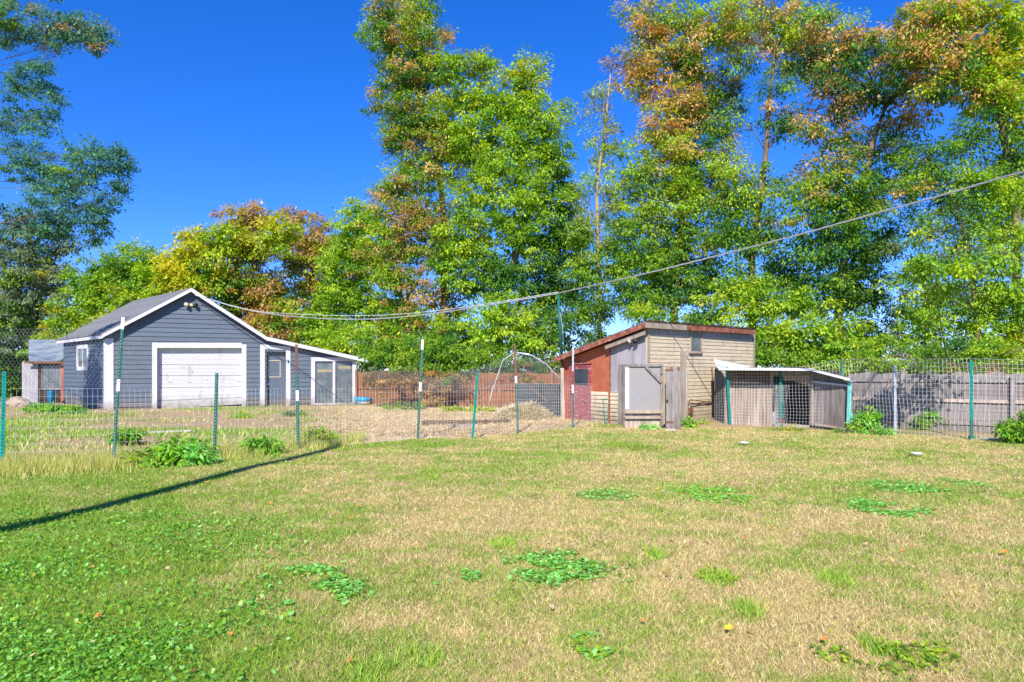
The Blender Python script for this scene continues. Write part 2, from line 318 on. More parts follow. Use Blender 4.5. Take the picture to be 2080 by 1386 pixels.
# yard tufts
n = 90000; y = 13*(38/13)**rng.random(n); x = (rng.random(n)*2-1)*.78*y; px, py = topx(x, y)
k = (y > fence_y(x)+.1) & (px < 1240); gg = np.clip((fbm(x*.45+8, y*.45+2, 4)-.46)*3.2+.55*(py > 872)*(px < 720), 0, .85); gg = np.where((px > 690) & (py > 828), gg*.15, gg)
k &= rng.random(n) < gg+.12; x = x[k]; y = y[k]; gg = gg[k]; n = len(x)
col = np.where((rng.random(n) < gg*1.1)[:, None], pick(GREENS*1.1, n), pick(STRAWS, n))
blades(x, y, .04+.09*rng.random(n), .012+.012*rng.random(n), col, .8, 'yard_grass', 'thin weedy grass scattered over the dirt yard behind the fence')
# loose straw
n = 20000; pxs = 640+560*rng.random(n); pys = 826+62*rng.random(n)**.8; yy = EYE*FPX/(pys-HOR); x = (pxs-1040)/FPX*yy; k = (yy > fence_y(x)+.15); x = x[k]; yy = yy[k]; n = len(x)
def straws(c, L, w, col, name, parent=None, label=None, flat=.25, cat='straw', **kk):
    n = len(c); a = rng.random(n)*2*math.pi; d = np.stack([np.cos(a), np.sin(a), rng.normal(0, flat, n)], 1)*L[:, None]/2; s = np.stack([-np.sin(a), np.cos(a), rng.normal(0, .5, n)], 1)*w/2
    V = np.stack([c-d-s, c+d-s, c+d+s, c-d+s], 1).reshape(-1, 3); F = (np.arange(n)*4)[:, None]+np.arange(4)[None]
    return nplink(name, V, F, M['straw'], parent, np.repeat(col, 4, 0), label=label, cat=cat, kind='stuff')
SC = np.array([[.6, .44, .25], [.72, .57, .36], [.5, .35, .2], [.62, .54, .34]])
straws(np.stack([x, yy, ground_z(x, yy)+.015+.02*rng.random(n)], 1), .06+.13*rng.random(n), .009, pick(SC, n), 'straw', label='loose straw strewn over the dirt in the pen')

# ------------------------------------------------------------ foliage engine
def leaf_mesh(c, d, L, wr=.45, tilt=.5):
    n = len(c); d = d/(np.linalg.norm(d, axis=1, keepdims=True)+1e-9)
    up = np.stack([rng.normal(0, tilt, n), rng.normal(0, tilt, n)-.15, np.ones(n)], 1); s = np.cross(d, up); s /= np.linalg.norm(s, axis=1, keepdims=True)+1e-9
    s = s*(L*wr/2)[:, None]; t = d*L[:, None]; V = np.stack([c, c+t*.45+s, c+t, c+t*.45-s], 1).reshape(-1, 3)
    return V, (np.arange(n)*4)[:, None]+np.arange(4)[None]
PAL = dict(G=[(.19, .35, .028), (.28, .42, .03), (.13, .28, .03)], LG=[(.36, .52, .035), (.46, .57, .04), (.28, .46, .04)], Y=[(.56, .54, .02), (.46, .48, .03), (.6, .54, .04)],
           YG=[(.36, .4, .02), (.28, .36, .03), (.44, .42, .03)], O=[(.6, .37, .12), (.54, .31, .09), (.66, .45, .18)], B=[(.4, .26, .11), (.48, .31, .14), (.34, .22, .08)],
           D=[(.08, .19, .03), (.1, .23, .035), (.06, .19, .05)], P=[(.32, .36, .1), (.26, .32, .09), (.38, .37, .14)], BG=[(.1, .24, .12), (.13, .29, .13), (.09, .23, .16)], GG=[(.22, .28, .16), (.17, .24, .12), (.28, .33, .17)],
           M=[(.32, .66, .16), (.4, .72, .2), (.26, .58, .13)], W=[(.2, .44, .04), (.28, .5, .05), (.14, .36, .04)])
def mixpal(spec, n, per=1):
    """spec 'G3 O1' -> colours per clump"""
    ks = [s.rstrip('0123456789.') for s in spec.split()]; w = np.array([float(s[len(k):] or 1) for s, k in zip(spec.split(), ks)]); w /= w.sum()
    ch = rng.choice(len(ks), n, p=w); out = np.zeros((n, 3))
    for i, k in enumerate(ks): q = ch == i; out[q] = np.array(PAL[k])[rng.integers(0, 3, q.sum())]
    return out
def crown_leaves(blobs, Y, L, dens=1.0, clump=.5, per=46):
    Vs = []; Fs = []; Cs = []; n0 = 0; cents = []
    for b in blobs:
        px, py, rx, ry, spec = b[:5]; dY = b[5] if len(b) > 5 else 0; dd = b[6] if len(b) > 6 else 1
        c = W(px, py, Y+dY); k = (Y+dY)/FPX; r = np.array([rx*k, (rx*k+ry*k)*.5*.9, ry*k]); cents.append((c, r))
        vol_area = math.pi*r[0]*r[2]; nc = max(4, int(vol_area*(dens*dd)**.7*7.6/(clump/.5)**2))
        v = rng.normal(size=(nc, 3)); v /= np.linalg.norm(v, axis=1, keepdims=True); rad = rng.random(nc)**.42*(1+.13*rng.normal(size=nc)*(rng.random(nc) < .35))
        wob = 1+.28*np.sin(v[:, 0]*5+px)*np.sin(v[:, 2]*6+py)
        cc = c+v*r*(rad*wob)[:, None]; cr = clump*(.55+.8*rng.random(nc)); cl = mixpal(spec, nc)
        m_ = (per*1.9*(.5+rng.random(nc))).astype(int); idx = np.repeat(np.arange(nc), m_); n = len(idx)
        off = np.clip(rng.normal(size=(n, 3)), -1.7, 1.7)*np.array([[.5, .5, .25]])*cr[idx][:, None]; 
        off[:, 2] -= .35*np.hypot(off[:, 0], off[:, 1])
        pos = cc[idx]+off; out = off/(cr[idx][:, None])+v[idx]*.6; d = out+rng.normal(size=(n, 3))*.55; d[:, 2] -= .55
        V, F = leaf_mesh(pos, d, L*.96*(.5+.95*rng.random(n))); col = cl[idx]*(.7+.6*rng.random((n, 1))); sw = rng.random(n) < .12; col[sw] = mixpal(spec, sw.sum())
        Vs.append(V); Fs.append(F+n0); n0 += len(V); Cs.append(np.repeat(col, 4, 0))
        if dd >= .75 and L > .13:              # inner foliage of the dense clusters
            n = int(vol_area*26); v = rng.normal(size=(n, 3)); v /= np.linalg.norm(v, axis=1, keepdims=True); pos = c+v*r*(rng.random(n)**.5*.72)[:, None]
            V, F = leaf_mesh(pos, rng.normal(size=(n, 3))-[0, 0, .4], L*1.7*(.7+.6*rng.random(n)), .6); Vs.append(V); Fs.append(F+n0); n0 += len(V); Cs.append(np.repeat(mixpal(spec, n), 4, 0))
    return np.concatenate(Vs), np.concatenate(Fs), np.concatenate(Cs), cents
def tree(name, label, cat, Y, trunk, blobs, L=.17, dens=1., clump=.5, per=46, bark='bark', group=None, limbs=7, base=None, twigs=.012):
    """trunk: list of (px,py,radius[,dY]) from the ground up; blobs in photo pixels at distance Y, real depth and size"""
    tp = [W(t[0], t[1], Y+(t[3] if len(t) > 3 else 0)) for t in trunk]; g0 = tp[0].copy(); g0[2] = 0
    root = thing(name, g0, label, cat, group); tp = [np.array([g0[0], g0[1], -.15])]+[q for q in tp if q[2] > .15]; rs = [trunk[0][2]*1.25]+[t[2] for t in trunk][-(len(tp)-1):]
    rs = [r*.62 for r in rs]; mb = MB(); mb.tube(tp, rs, 9); mb.build('trunk', M[bark], root, True)
    V, F, Cc, cents = crown_leaves(blobs, Y, L, dens, clump, per)
    nplink('crown', V, F, M['leaf'], root, Cc)
    for c, r in cents:
        q = [p for p in tp if p[2] < c[2]+.2*r[2]] or [tp[0]]; s = min(q, key=lambda p: np.linalg.norm((p-c)*[1, 1, .8])); dist = np.linalg.norm(c-s)
        mb = MB(); r0 = min(.055, .015+.006*dist) if dist < 6 else .02; mid = (s+c)/2+rng.normal(size=3)*dist*.06; mid[2] += dist*.06
        mb.tube([s, mid, c, c+np.array([rng.normal()*.3, rng.normal()*.3, 1])*r*.6], [r0, r0*.7, r0*.45, .012], 6)
        for _ in range(limbs):
            v = rng.normal(size=3); v /= np.linalg.norm(v); e = c+v*r*.95; st = mid if rng.random() < .4 else c; m2 = (st+e)/2+rng.normal(size=3)*.15
            mb.tube([st, m2, e], [r0*.4, r0*.25, twigs*.6], 4)
        mb.build('branch', M[bark], root, True)
    return root

# ------------------------------------------------------------ board walls
def board_wall(F, root, m, v0, v1, step, umin, umax, top=None, bottom=None, holes=(), w=.0, name='siding_board', thick=.034, lip=.03, jit=0.0):
    """lapped boards between umin and umax; top(u)/bottom(u) limit the wall; holes are (u0,u1,v0,v1)"""
    v = v0
    while v < v1-1e-3:
        a, b = v, min(v+step, v1); mid = (a+b)/2
        us = [(umin, umax)]
        for h in holes:
            if h[2] < mid < h[3]:
                us = [s for q in us for s in ((q[0], min(q[1], h[0])), (max(q[0], h[1]), q[1])) if s[1]-s[0] > .02]
        for (p, q) in us:
            if top:                           # clip to the roof line at the board's middle
                uu = np.linspace(p, q, 161); ok = np.array([top(t) > mid for t in uu])
                if not ok.any(): continue
                p2, q2 = uu[ok][0], uu[ok][-1]
            else: p2, q2 = p, q
            if bottom:
                uu = np.linspace(p2, q2, 81); ok = np.array([bottom(t) < mid for t in uu])
                if not ok.any(): continue
                p2, q2 = uu[ok][0], uu[ok][-1]
            if q2-p2 < .05: continue
            def e(u, vv): return min(vv, top(u)) if top else vv
            j = random.uniform(-jit, jit)
            # wedge: lower edge proud, upper edge tucked
            A = [F.p(p2, a+j, w), F.p(p2, a+j, w+thick), F.p(p2, b+.01, w+thick-lip), F.p(p2, b+.01, w)]
            B = [F.p(q2, a-j, w), F.p(q2, a-j, w+thick), F.p(q2, b+.01, w+thick-lip), F.p(q2, b+.01, w)]
            MB().prism(A, B).build(name, M[m], root)
        v = b
def planks(F, root, m, u0, u1, v0, v1, wd, w0=0, th=.02, gap=.006, name='plank', jit=.01, slope=0):
    """separate vertical boards; v0/v1 numbers or functions of u"""
    f0 = v0 if callable(v0) else (lambda u: v0); f1 = v1 if callable(v1) else (lambda u: v1)
    n = max(1, round((u1-u0)/wd)); s = (u1-u0)/n
    for i in range(n):
        a, b = u0+i*s+gap/2, u0+(i+1)*s-gap/2; dw = random.uniform(0, .006); t = random.uniform(-jit, jit)
        MB().poly(F, [(a, f0(a)), (b, f0(b)), (b+slope, f1(b)+t), (a+slope, f1(a)+t)], w0+dw, w0+dw+th).build(name, M[m], root)
def pbox(F, x0, y0, x1, y1, w0, w1):
    """box whose front-face corners are found on the wall from the photograph's corners"""
    a = F.uv(x0, y1, w1); b = F.uv(x1, y0, w1); c = F.uv(x0, y0, w1); d = F.uv(x1, y1, w1)
    return MB().poly(F, [(a[0], a[1]), (d[0], d[1]), (b[0], b[1]), (c[0], c[1])], w0, w1)
def rbox(F, u0, u1, v0, v1, w0, w1): return MB().box(F, u0, u1, v0, v1, w0, w1)

# ------------------------------------------------------------ grey garage
P0 = G(215, 833); th = R(25.1); F1 = Frame(P0, (math.cos(th), math.sin(th)))
F2 = Frame(P0, (-.7071, .7071), -1)
SD = F2.d
ga = thing('grey_garage', P0, 'slate grey clapboard garage with white trim, white overhead door and low lean-to wing', 'garage')
OV = .3
rt = [F1.uv(x, y, OV) for x, y in ((207, 679.5), (389, 585), (541.6, 684), (750, 730))]     # top edge of the rake
def rake(u): return np.interp(u, [q[0] for q in rt], [q[1] for q in rt])-.02
UE = F1.uv(723, 800)[0]; VT = F1.uv(215, 684)[1]
gd = [*F1.uv(318, 832), *F1.uv(493, 706)]; GD = (gd[0], gd[2], -.1, gd[3])
ed = (F1.uv(541, 800)[0], F1.uv(581, 800)[0], -.1, F1.uv(560, 711)[1])
wn = (F1.uv(639, 800)[0], F1.uv(717, 800)[0], F1.uv(680, 820)[1], F1.uv(680, 735)[1])
# solid walls behind the boards, with true openings
def wall_with_holes(F, name, m, u0, u1, top, holes, root, w0, w1):
    mb = MB(); cuts = sorted({u0, u1, *[h[0] for h in holes], *[h[1] for h in holes], *[q[0] for q in rt if u0 < q[0] < u1]})
    for a, b in zip(cuts[:-1], cuts[1:]):
        c = (a+b)/2; hs_ = sorted([h for h in holes if h[0] < c < h[1]], key=lambda h: h[2]); v = -.1
        for h in hs_:
            if h[2] > v+.01: mb.box(F, a, b, v, h[2], w0, w1)
            v = h[3]
        mb.poly(F, [(a, v), (b, v), (b, top(b)), (a, top(a))], w0, w1)
    return mb.build(name, M[m], root)
wall_with_holes(F1, 'front_wall', 'siding', .0, UE, lambda u: rake(u)-.03, [GD, ed, wn], ga, -.12, -.002)
board_wall(F1, ga, 'siding', F1.uv(300, 826)[1], 5.0, .192, .12, UE, top=lambda u: rake(u)-.1, holes=[GD, ed, wn])
LS = 6.9
MB().box(F2, 0, LS, -.1, VT-.05, -.12, -.002).build('side_wall', M['siding'], ga)
sw = (*F2.uv(176, 700), *F2.uv(158, 752)); SW = (sw[0], sw[2], sw[3], sw[1])
board_wall(F2, ga, 'siding', .1, VT-.06, .192, .12, LS, holes=[SW])
# far and right walls
PB = P0+SD*LS; FB = Frame(PB, F1.d[:2], -1); wall_with_holes(FB, 'back_wall', 'siding', 0, UE, lambda u: rake(u)-.04, [], ga, -.12, 0)
FE = Frame(F1.p(UE, 0), SD[:2], 1); MB().box(FE, 0, LS, -.1, rake(UE)-.1, -.1, 0).build('side_wall', M['siding'], ga)
# roof slabs with stepped shingle courses
def roof_slab(a, b, n, m='shingle'):
    """a,b: (u,v) lower and upper ends on the front; runs back along the side wall"""
    A = F1.p(a[0], a[1], OV); B = F1.p(b[0], b[1], OV); back = SD*(LS+.75); nrm = np.cross(B-A, back); nrm /= np.linalg.norm(nrm); nrm *= np.sign(nrm[2])
    MB().prism([A, B, B+back, A+back], [A-nrm*.06, B-nrm*.06, B+back-nrm*.06, A+back-nrm*.06]).build('roof_deck', M['greywood'], ga)
    for i in range(n):
        p = A+(B-A)*i/n-(B-A)/np.linalg.norm(B-A)*.02; q = A+(B-A)*(i+1)/n
        MB().prism([p+nrm*.018, q+nrm*.006, q+back+nrm*.006, p+back+nrm*.018], [p+nrm*.002, q+nrm*.002, q+back+nrm*.002, p+back+nrm*.002]).build('shingle_course', M[m], ga)
roof_slab(rt[0], rt[1], 18); roof_slab(rt[2], rt[1], 18); roof_slab(rt[3], rt[2], 18)
# white rake boards, eaves board
def rakeboard(a, b, d=.15):
    MB().poly(F1, [(a[0], a[1]-.01), (a[0], a[1]-d), (b[0], b[1]-d), (b[0], b[1]-.01)], OV, OV+.03).build('rake_board', M['white'], ga)
rakeboard(rt[0], rt[1], .15); rakeboard(rt[1], rt[2], .17); rakeboard(rt[2], rt[3], .17)
a = F1.p(rt[0][0], rt[0][1]-.1, OV-.01); MB().bar(a, a+SD*(LS+.7), .03, .13).build('eave_board', M['white'], ga)
rbox(F1, -.01, .27, -.12, rake(.1)-.25, .0, .05).build('corner_trim', M['white'], ga)
rbox(F2, -.04, .12, -.12, VT-.12, .0, .05).build('corner_trim', M['white'], ga)
# garage door: frame, reveal, leaf in sections
t = .19; W0 = .045
for nm, (x0, y0, x1, y1) in dict(l=(309, 696, 319, 834), r=(491, 700, 500.5, 829), t=(319, 696.5, 491, 707)).items():
    pbox(F1, x0, y0 if nm != 't' else 696.5, x1, y1, 0, W0).build('door_frame', M['white'], ga)
for u in (GD[0], GD[1]-.03): rbox(F1, u, u+.03, -.08, GD[3], -.24, -.002).build('door_jamb', M['oldwhite'], ga)
rbox(F1, GD[0], GD[1], GD[3]-.03, GD[3], -.24, -.003).build('door_head', M['oldwhite'], ga)
rbox(F1, GD[0], GD[1], -.1, GD[3], -.6, -.57).build('doorway_shade_sheet', M['darkshadewood'], ga, label='dark sheet standing in for the shade inside the doorway')  # added near-black sheet, its colour stands in for the unlit garage interior
dr = D.objects.new('overhead_door', None); C.objects.link(dr); dr.parent = ga
def dl(u, a, b): return a+(b-a)*(u-GD[0])/(GD[1]-GD[0])
u0, u1 = GD[0]+.03, GD[1]-.03; H = GD[3]-.03
levels = [(-.03, .1), (.32, .40), (.86, .87), (1.36, 1.36), (1.82, 1.82), (H, H)]
for i in range(5):
    a, b = levels[i], levels[i+1]
    mb = MB().poly(F1, [(u0, a[0]+.012), (u1, a[1]+.012), (u1, b[1]-.004), (u0, b[0]-.004)], -.24, -.2)
    for k in range(1, 3 if i else 1):
        f = k/3; mb.poly(F1, [(u0+.02, a[0]+(b[0]-a[0])*f), (u1-.02, a[1]+(b[1]-a[1])*f), (u1-.02, a[1]+(b[1]-a[1])*f+.012), (u0+.02, a[0]+(b[0]-a[0])*f+.012)], -.2, -.194)
    mb.build('door_panel', M['oldwhite'], dr)
for px, py, w_ in ((345, 777, 9), (386, 777, 9), (487, 775, 9), (409, 795, 5), (420, 773, 4)):   # torn slots in the joint
    a = F1.uv(px, py, -.2); rbox(F1, a[0]-.01*w_, a[0]+.01*w_, a[1]-.014, a[1]+.016, -.201, -.197).build('damage', M['clapdark'], dr)
rbox(F1, u0, u1, -.03, .035, -.2, -.17).build('bottom_rail', M['white'], dr).rotation_euler = (0, 0, 0)
# entry door
for (x0, y0, x1, y1) in ((528.5, 700, 538, 829), (581, 704.5, 590, 826)): pbox(F1, x0, y0, x1, y1, 0, .05).build('door_frame', M['white'], ga)
MB().poly(F1, [F1.uv(*q, .05) for q in ((538, 709.5), (581, 711), (581, 704), (538, 700.5))], 0, .05).build('door_frame', M['white'], ga)
for u in (ed[0], ed[1]-.02): rbox(F1, u, u+.02, -.08, ed[3], -.22, -.003).build('door_jamb', M['siding'], ga)
en = rbox(F1, ed[0]+.02, ed[1]-.02, -.05, ed[3]-.05, -.22, -.17).build('entry_door', M['siding'], ga)
def window(F, root, x0, y0, x1, y1, fr, w, mframe, mglass='glass', bars=(0, 0), sill=None, depth=.03, name='window'):
    a = F.uv(x0, y1, w); b = F.uv(x1, y0, w); u0, u1, v0, v1 = a[0], b[0], a[1], b[1]
    mb = MB(); mb.box(F, u0, u0+fr, v0, v1, w-depth, w); mb.box(F, u1-fr, u1, v0, v1, w-depth, w); mb.box(F, u0+fr, u1-fr, v1-fr, v1, w-depth, w); mb.box(F, u0+fr, u1-fr, v0, v0+fr, w-depth, w)
    for i in range(bars[0]): c = u0+(u1-u0)*(i+1)/(bars[0]+1); mb.box(F, c-.012, c+.012, v0+fr, v1-fr, w-depth, w-.004)
    for i in range(bars[1]): c = v0+(v1-v0)*(i+1)/(bars[1]+1); mb.box(F, u0+fr, u1-fr, c-.012, c+.012, w-depth, w-.006)
    o = mb.build(name, M[mframe], root); rbox(F, u0+fr, u1-fr, v0+fr, v1-fr, w-depth, w-depth+.008).build('pane', M[mglass], o); return o
window(F1, ga, 544.5, 732, 570, 767, .035, -.155, 'clap', 'glass')
rbox(F1, ed[0]+.06, ed[0]+.13, .95, 1.0, -.17, -.12).build('handle', M['galv'], en)
pbox(F1, 584.5, 732, 587, 737, .05, .07).build('wall_bracket', M['black'], ga)
# twin glazed panels of the lean-to
for (x0, y0, x1, y1) in ((632, 726, 640, 824), (676, 735, 681, 822), (716, 729, 723.5, 824)): pbox(F1, x0, y0, x1, y1, 0, .05).build('window_frame', M['white'], ga)
MB().poly(F1, [F1.uv(*q, .05) for q in ((640, 734), (716, 734), (716, 729.5), (693, 726), (640, 725.8))], 0, .05).build('window_frame', M['white'], ga)
MB().poly(F1, [F1.uv(*q, .06) for q in ((640, 823.5), (716, 822.3), (716, 818), (640, 819))], 0, .06).build('window_frame', M['white'], ga)
for x0, x1 in ((640, 676), (681, 716)): pbox(F1, x0, 735, x1, 820, -.07, -.05).build('pane', M['dustyglass'], ga)
pbox(F1, 645, 751, 674, 756, -.05, -.045).build('shelf_edge', M['yellowwood'], ga); pbox(F1, 688, 744, 712, 750, -.05, -.045).build('shelf_edge', M['yellowwood'], ga)
window(F2, ga, 157, 700, 176, 753, .17, .05, 'white', 'glass', (1, 0), depth=.05)
# floodlight under the peak
a = F1.uv(388, 619, .1); fl = rbox(F1, a[0]-.05, a[0]+.07, a[1]-.06, a[1]+.04, .02, .1).build('floodlight', M['lamp'], ga)
for s in (-1, 1): MB().tube([F1.p(a[0]+.09*s, a[1], .08), F1.p(a[0]+.2*s, a[1]-.02, .22)], [.05, .09], 10).build('lamp_head', M['lamp'] if s < 0 else M['black'], fl, True)

# far outbuilding behind the garage
Yo = 33; Fo = Frame((W(45, 800, Yo)[0], Yo), (1, 0)); ob = thing('small_outbuilding', Fo.p(0, 0), 'small old shed with shiny metal sheet roof and multi-pane window behind the garage', 'shed')
o1 = Fo.uv(46, 735)[1]
planks(Fo, ob, 'whitewash', 0, Fo.uv(78, 800)[0], 0, o1, .22, name='wall_board'); rbox(Fo, 0, 2.2, 0, o1, -2, -.02).build('wall', M['darkshadewood'], ob)
pbox(Fo, 78, 738, 126, 812, .01, .03).build('wall', M['darkshadewood'], ob); window(Fo, ob, 84, 742, 124, 792, .05, .08, 'greywood', 'dustyglass', (2, 3))
pbox(Fo, 124, 740, 133, 815, 0, .12).build('red_post', M['redwall'], ob)
for i in range(6):
    x0 = 58+i*13.5; q = [(x0, 690), (x0+14, 690), (x0+14, 735-(i > 3)*(i-3)*5), (x0, 734-(i > 3)*(i-4)*5)]
    a, b, c, d = [W(x, y, Yo+(2.4 if k < 2 else -.3)) for k, (x, y) in enumerate(q)]; MB().prism([a, b, c, d], [p+np.array([0, .02, -.04]) for p in (a, b, c, d)]).build('roof_sheet', M['tin'], ob)
a, b = W(50, 736, Yo-.35), W(132, 737, Yo-.35); MB().bar(a, b, .05, .1).build('roof_edge', M['rust'], ob)

def bucket(name, px, py, Y, r, h, m, label, cat, top='black'):
    c = W(px, py, Y); c[2] = 0; rt_ = thing(name, c, label, cat)
    MB().tube([c, c+[0, 0, h*.98], c+[0, 0, h]], [r*.88, r, r*1.05], 16).build('body', M[m], rt_, True); MB().tube([c+[0, 0, h*.99], c+[0, 0, h+.02]], [r*1.06, r*1.02], 16).build('rim', M[top], rt_, True); return rt_
bucket('bucket', 104, 800, 31.5, .17, .62, 'blue', 'blue bucket standing in front of the small outbuilding window', 'bucket', 'blue')
c = G(739, 823); tb = thing('plastic_tub', c, 'blue topped pale tub on the dirt beside the right end of the garage', 'tub')
MB().tube([c, c+[0, 0, .17]], [.3, .33], 18).build('body', M['oldwhite'], tb, True); MB().tube([c+[0, 0, .17], c+[0, 0, .36]], [.335, .32], 18).build('band', M['blue'], tb, True)
c = G(727, 823); MB().tube([c, c+[0, 0, .36], c+[0, 0, .37]], [.13, .16, .15], 14).build('small_bucket', M['blue'], None, True, label='small blue bucket between the garage corner and the pale tub', cat='bucket')
for i, (px, py, s) in enumerate(((24, 795, .32), (36, 791, .42), (46, 800, .3), (16, 800, .25), (30, 803, .3))):
    c = W(px, py, 30); v = rng.normal(size=(9, 3)); v /= np.linalg.norm(v, axis=1, keepdims=True)
    import bmesh
    bm = bmesh.new(); bmesh.ops.create_icosphere(bm, subdivisions=2, radius=s)
    for q in bm.verts: q.co = q.co*(.75+.5*random.random()); q.co.z *= .6
    me = D.meshes.new('rock'); bm.to_mesh(me); bm.free(); o = link('rock', me, M['clapdark']); o.location = (c[0], 30, s*.35+max(0, c[2]-.3)*0); tag(o, ['leftmost but one pale rock left of the small outbuilding', 'largest and highest pale rock left of the small outbuilding', 'pale rock touching the small outbuilding wall', 'pale rock beside the teal post, farthest left of the heap', 'pale rock at the front middle of the heap'][i], 'rock', 'pale rocks heaped beside the small outbuilding')

# ------------------------------------------------------------ old shed
A = G(1314, 868); B = G(1143, 851); Cc_ = G(1531, 847)
F3 = Frame(A, (Cc_-A)[:2]); F4 = Frame(A, (B-A)[:2], -1); L3 = np.linalg.norm(Cc_-A); L4 = np.linalg.norm(B-A)
sh = thing('old_shed', A, 'patched old shed with red wall, beige clapboards and slanting red brown roof', 'shed')
t3 = [F3.uv(1314, 664), F3.uv(1531, 678)]; top3 = lambda u: np.interp(u, [0, L3], [t3[0][1], t3[1][1]])
t4 = [F4.uv(1311, 668), F4.uv(1143, 733)]; top4 = lambda u: np.interp(u, [0, L4], [t4[0][1], t4[1][1]])
MB().poly(F3, [(0, -.1), (L3, -.1), (L3, top3(L3)), (0, top3(0))], -.12, 0).build('front_wall', M['clap'], sh)
MB().poly(F4, [(.0, -.1), (L4, -.1), (L4, top4(L4)), (0, top4(0))], -.12, -.0).build('side_wall', M['whitewash'], sh)
F3b = Frame(B+(Cc_-A), (Cc_-A)[:2], -1); MB().box(Frame(Cc_, (B-A)[:2], 1), 0, L4, -.1, 1.6, -.1, 0).build('side_wall', M['clap'], sh)
MB().box(Frame(B, (Cc_-A)[:2], -1), 0, L3, -.1, 1.7, -.1, 0).build('back_wall', M['redwall'], sh)
w3 = (F3.uv(1403, 690)[0], F3.uv(1427, 690)[0], F3.uv(1415, 716)[1], 9)
board_wall(F3, sh, 'clap', .12, 3.3, .113, .06, L3-.02, top=lambda u: top3(u)-.2, holes=[w3], name='clapboard', thick=.026, lip=.016, jit=.006)
rbox(F3, 0, .09, 0, top3(0)-.02, .0, .045).build('corner_board', M['clapdark'], sh); rbox(F3, L3-.1, L3, 0, top3(L3)-.02, .03, .05).build('corner_board', M['clapdark'], sh)
for a, b in ((.09, w3[0]), (w3[1], L3-.1)):
    MB().poly(F3, [(a, top3(a)-.2), (b, top3(b)-.2), (b, top3(b)-.01), (a, top3(a)-.01)], .0, .025).build('frieze_board', M['whitewash'], sh)
wi = window(F3, sh, 1403, 673, 1427, 716, .04, .055, 'clapdark', 'dustyglass'); pbox(F3, 1402, 714, 1428, 718, .0, .09).build('sill', M['clapdark'], wi)
MB().poly(F3, [(.0, -.08), (L3, -.08), (L3, .1), (0, .13)], .0, .05).build('base_board', M['clapdark'], sh)
# side wall claddings
planks(F4, sh, 'whitewash', .02, F4.uv(1241, 800)[0], F4.uv(1280, 800)[1], lambda u: top4(u)-.02, .16, .0, .02, name='wall_board', jit=.0)
ur = F4.uv(1241, 800)[0]; ul = L4
redm = MB().poly(F4, [(ur+.01, .0), (ul, .0), (ul, top4(ul)-.01), (ur+.01, top4(ur)-.01)], .0, .03).build('red_panel', M['redwall'], sh)
rbox(F4, ur-.03, ur+.03, 0, top4(ur)-.02, .02, .05).build('seam_strip', M['redtrim'], sh)
a = F4.uv(1256, 796); c = F4.uv(1203, 796); board_wall(F4, sh, 'clap', .0, a[1], .12, F4.uv(1257, 850)[0], F4.uv(1242, 850)[0], name='clapboard', w=.03)
board_wall(F4, sh, 'clap', .0, c[1], .12, F4.uv(1237, 850)[0], F4.uv(1203, 850)[0], name='clapboard', w=.03)
planks(F4, sh, 'greywood', F4.uv(1272, 800)[0], F4.uv(1257, 800)[0], 0, F4.uv(1265, 740)[1], .2, .02, name='wall_board')
# maroon door
d0, d1 = F4.uv(1199, 800)[0], F4.uv(1163, 800)[0]; dv = F4.uv(1180, 745)[1]
md = rbox(F4, d0, d1, .02, dv, .03, .07).build('red_door', M['maroon'], sh, label='peeling maroon door with a dark window')
for u0, u1, v0, v1 in ((d0-.09, d0, 0, dv+.08), (d1, d1+.09, 0, dv+.08), (d0, d1, dv, dv+.08)): rbox(F4, u0, u1, v0, v1, .03, .09).build('door_frame', M['maroon'], sh)
rbox(F4, d0-.12, d1+.12, dv+.08, dv+.12, .03, .13).build('drip_cap', M['redtrim'], sh)
window(F4, md, 1195, 750, 1168, 783, .03, .08, 'maroon', 'glass') if False else None
q0 = F4.uv(1196, 783, .08); q1 = F4.uv(1167, 750, .08); wi = rbox(F4, q0[0], q1[0], q0[1], q1[1], .07, .078).build('pane', M['glass'], md)
rbox(F4, d1-.1, d1-.04, .85, .95, .07, .12).build('latch', M['rust'], md); rbox(F4, d0, d0+.25, .55, .6, .07, .08).build('hinge', M['rust'], md)
# roof
def slab(pts, th_, m, name, root, down=(0, 0, -1), **k): return MB().prism(pts, [np.array(p)+np.array(down)*th_ for p in pts]).build(name, M[m], root, **k)
n3, n4 = F3.n, F4.n
RA = W(1311, 655, A[1]-.3); RC = W(1533, 671, Cc_[1]-.35); RB = W(1126, 727, B[1]-.2)
RD = RB+(RC-RA)
slab([RA, RC, RD, RB], .06, 'rust', 'roof_deck', sh)
for i in range(9):                                # moss and rolled roofing strips
    f0, f1_ = i/9, (i+1)/9; a, b = RA+(RB-RA)*f0, RA+(RB-RA)*f1_
    slab([a+[0, 0, .03], a+(RC-RA)+[0, 0, .03], b+(RC-RA)+[0, 0, .012], b+[0, 0, .012]], .01, 'shingle', 'roofing_strip', sh)
def edgeboard(p, q, h, th_, m, name='fascia', out=None):
    p = np.array(p); q = np.array(q); o_ = np.array(out)*th_
    return MB().prism([p, q, q-[0, 0, h], p-[0, 0, h]], [p+o_, q+o_, q-[0, 0, h]+o_, p-[0, 0, h]+o_]).build(name, M[m], sh)
k = .325; edgeboard(RA, RA+(RC-RA)*k, .15, .03, 'clapdark', out=n3); edgeboard(RA+(RC-RA)*k, RC, .14, .028, 'redtrim', out=n3)
edgeboard(RA, RB, .15, .03, 'redtrim', out=n4); edgeboard(RA+(RB-RA)*.02-[0, 0, .2]-n4*.08, RA+(RB-RA)*.42-[0, 0, .2]-n4*.08, .12, .03, 'clapdark', out=n4)
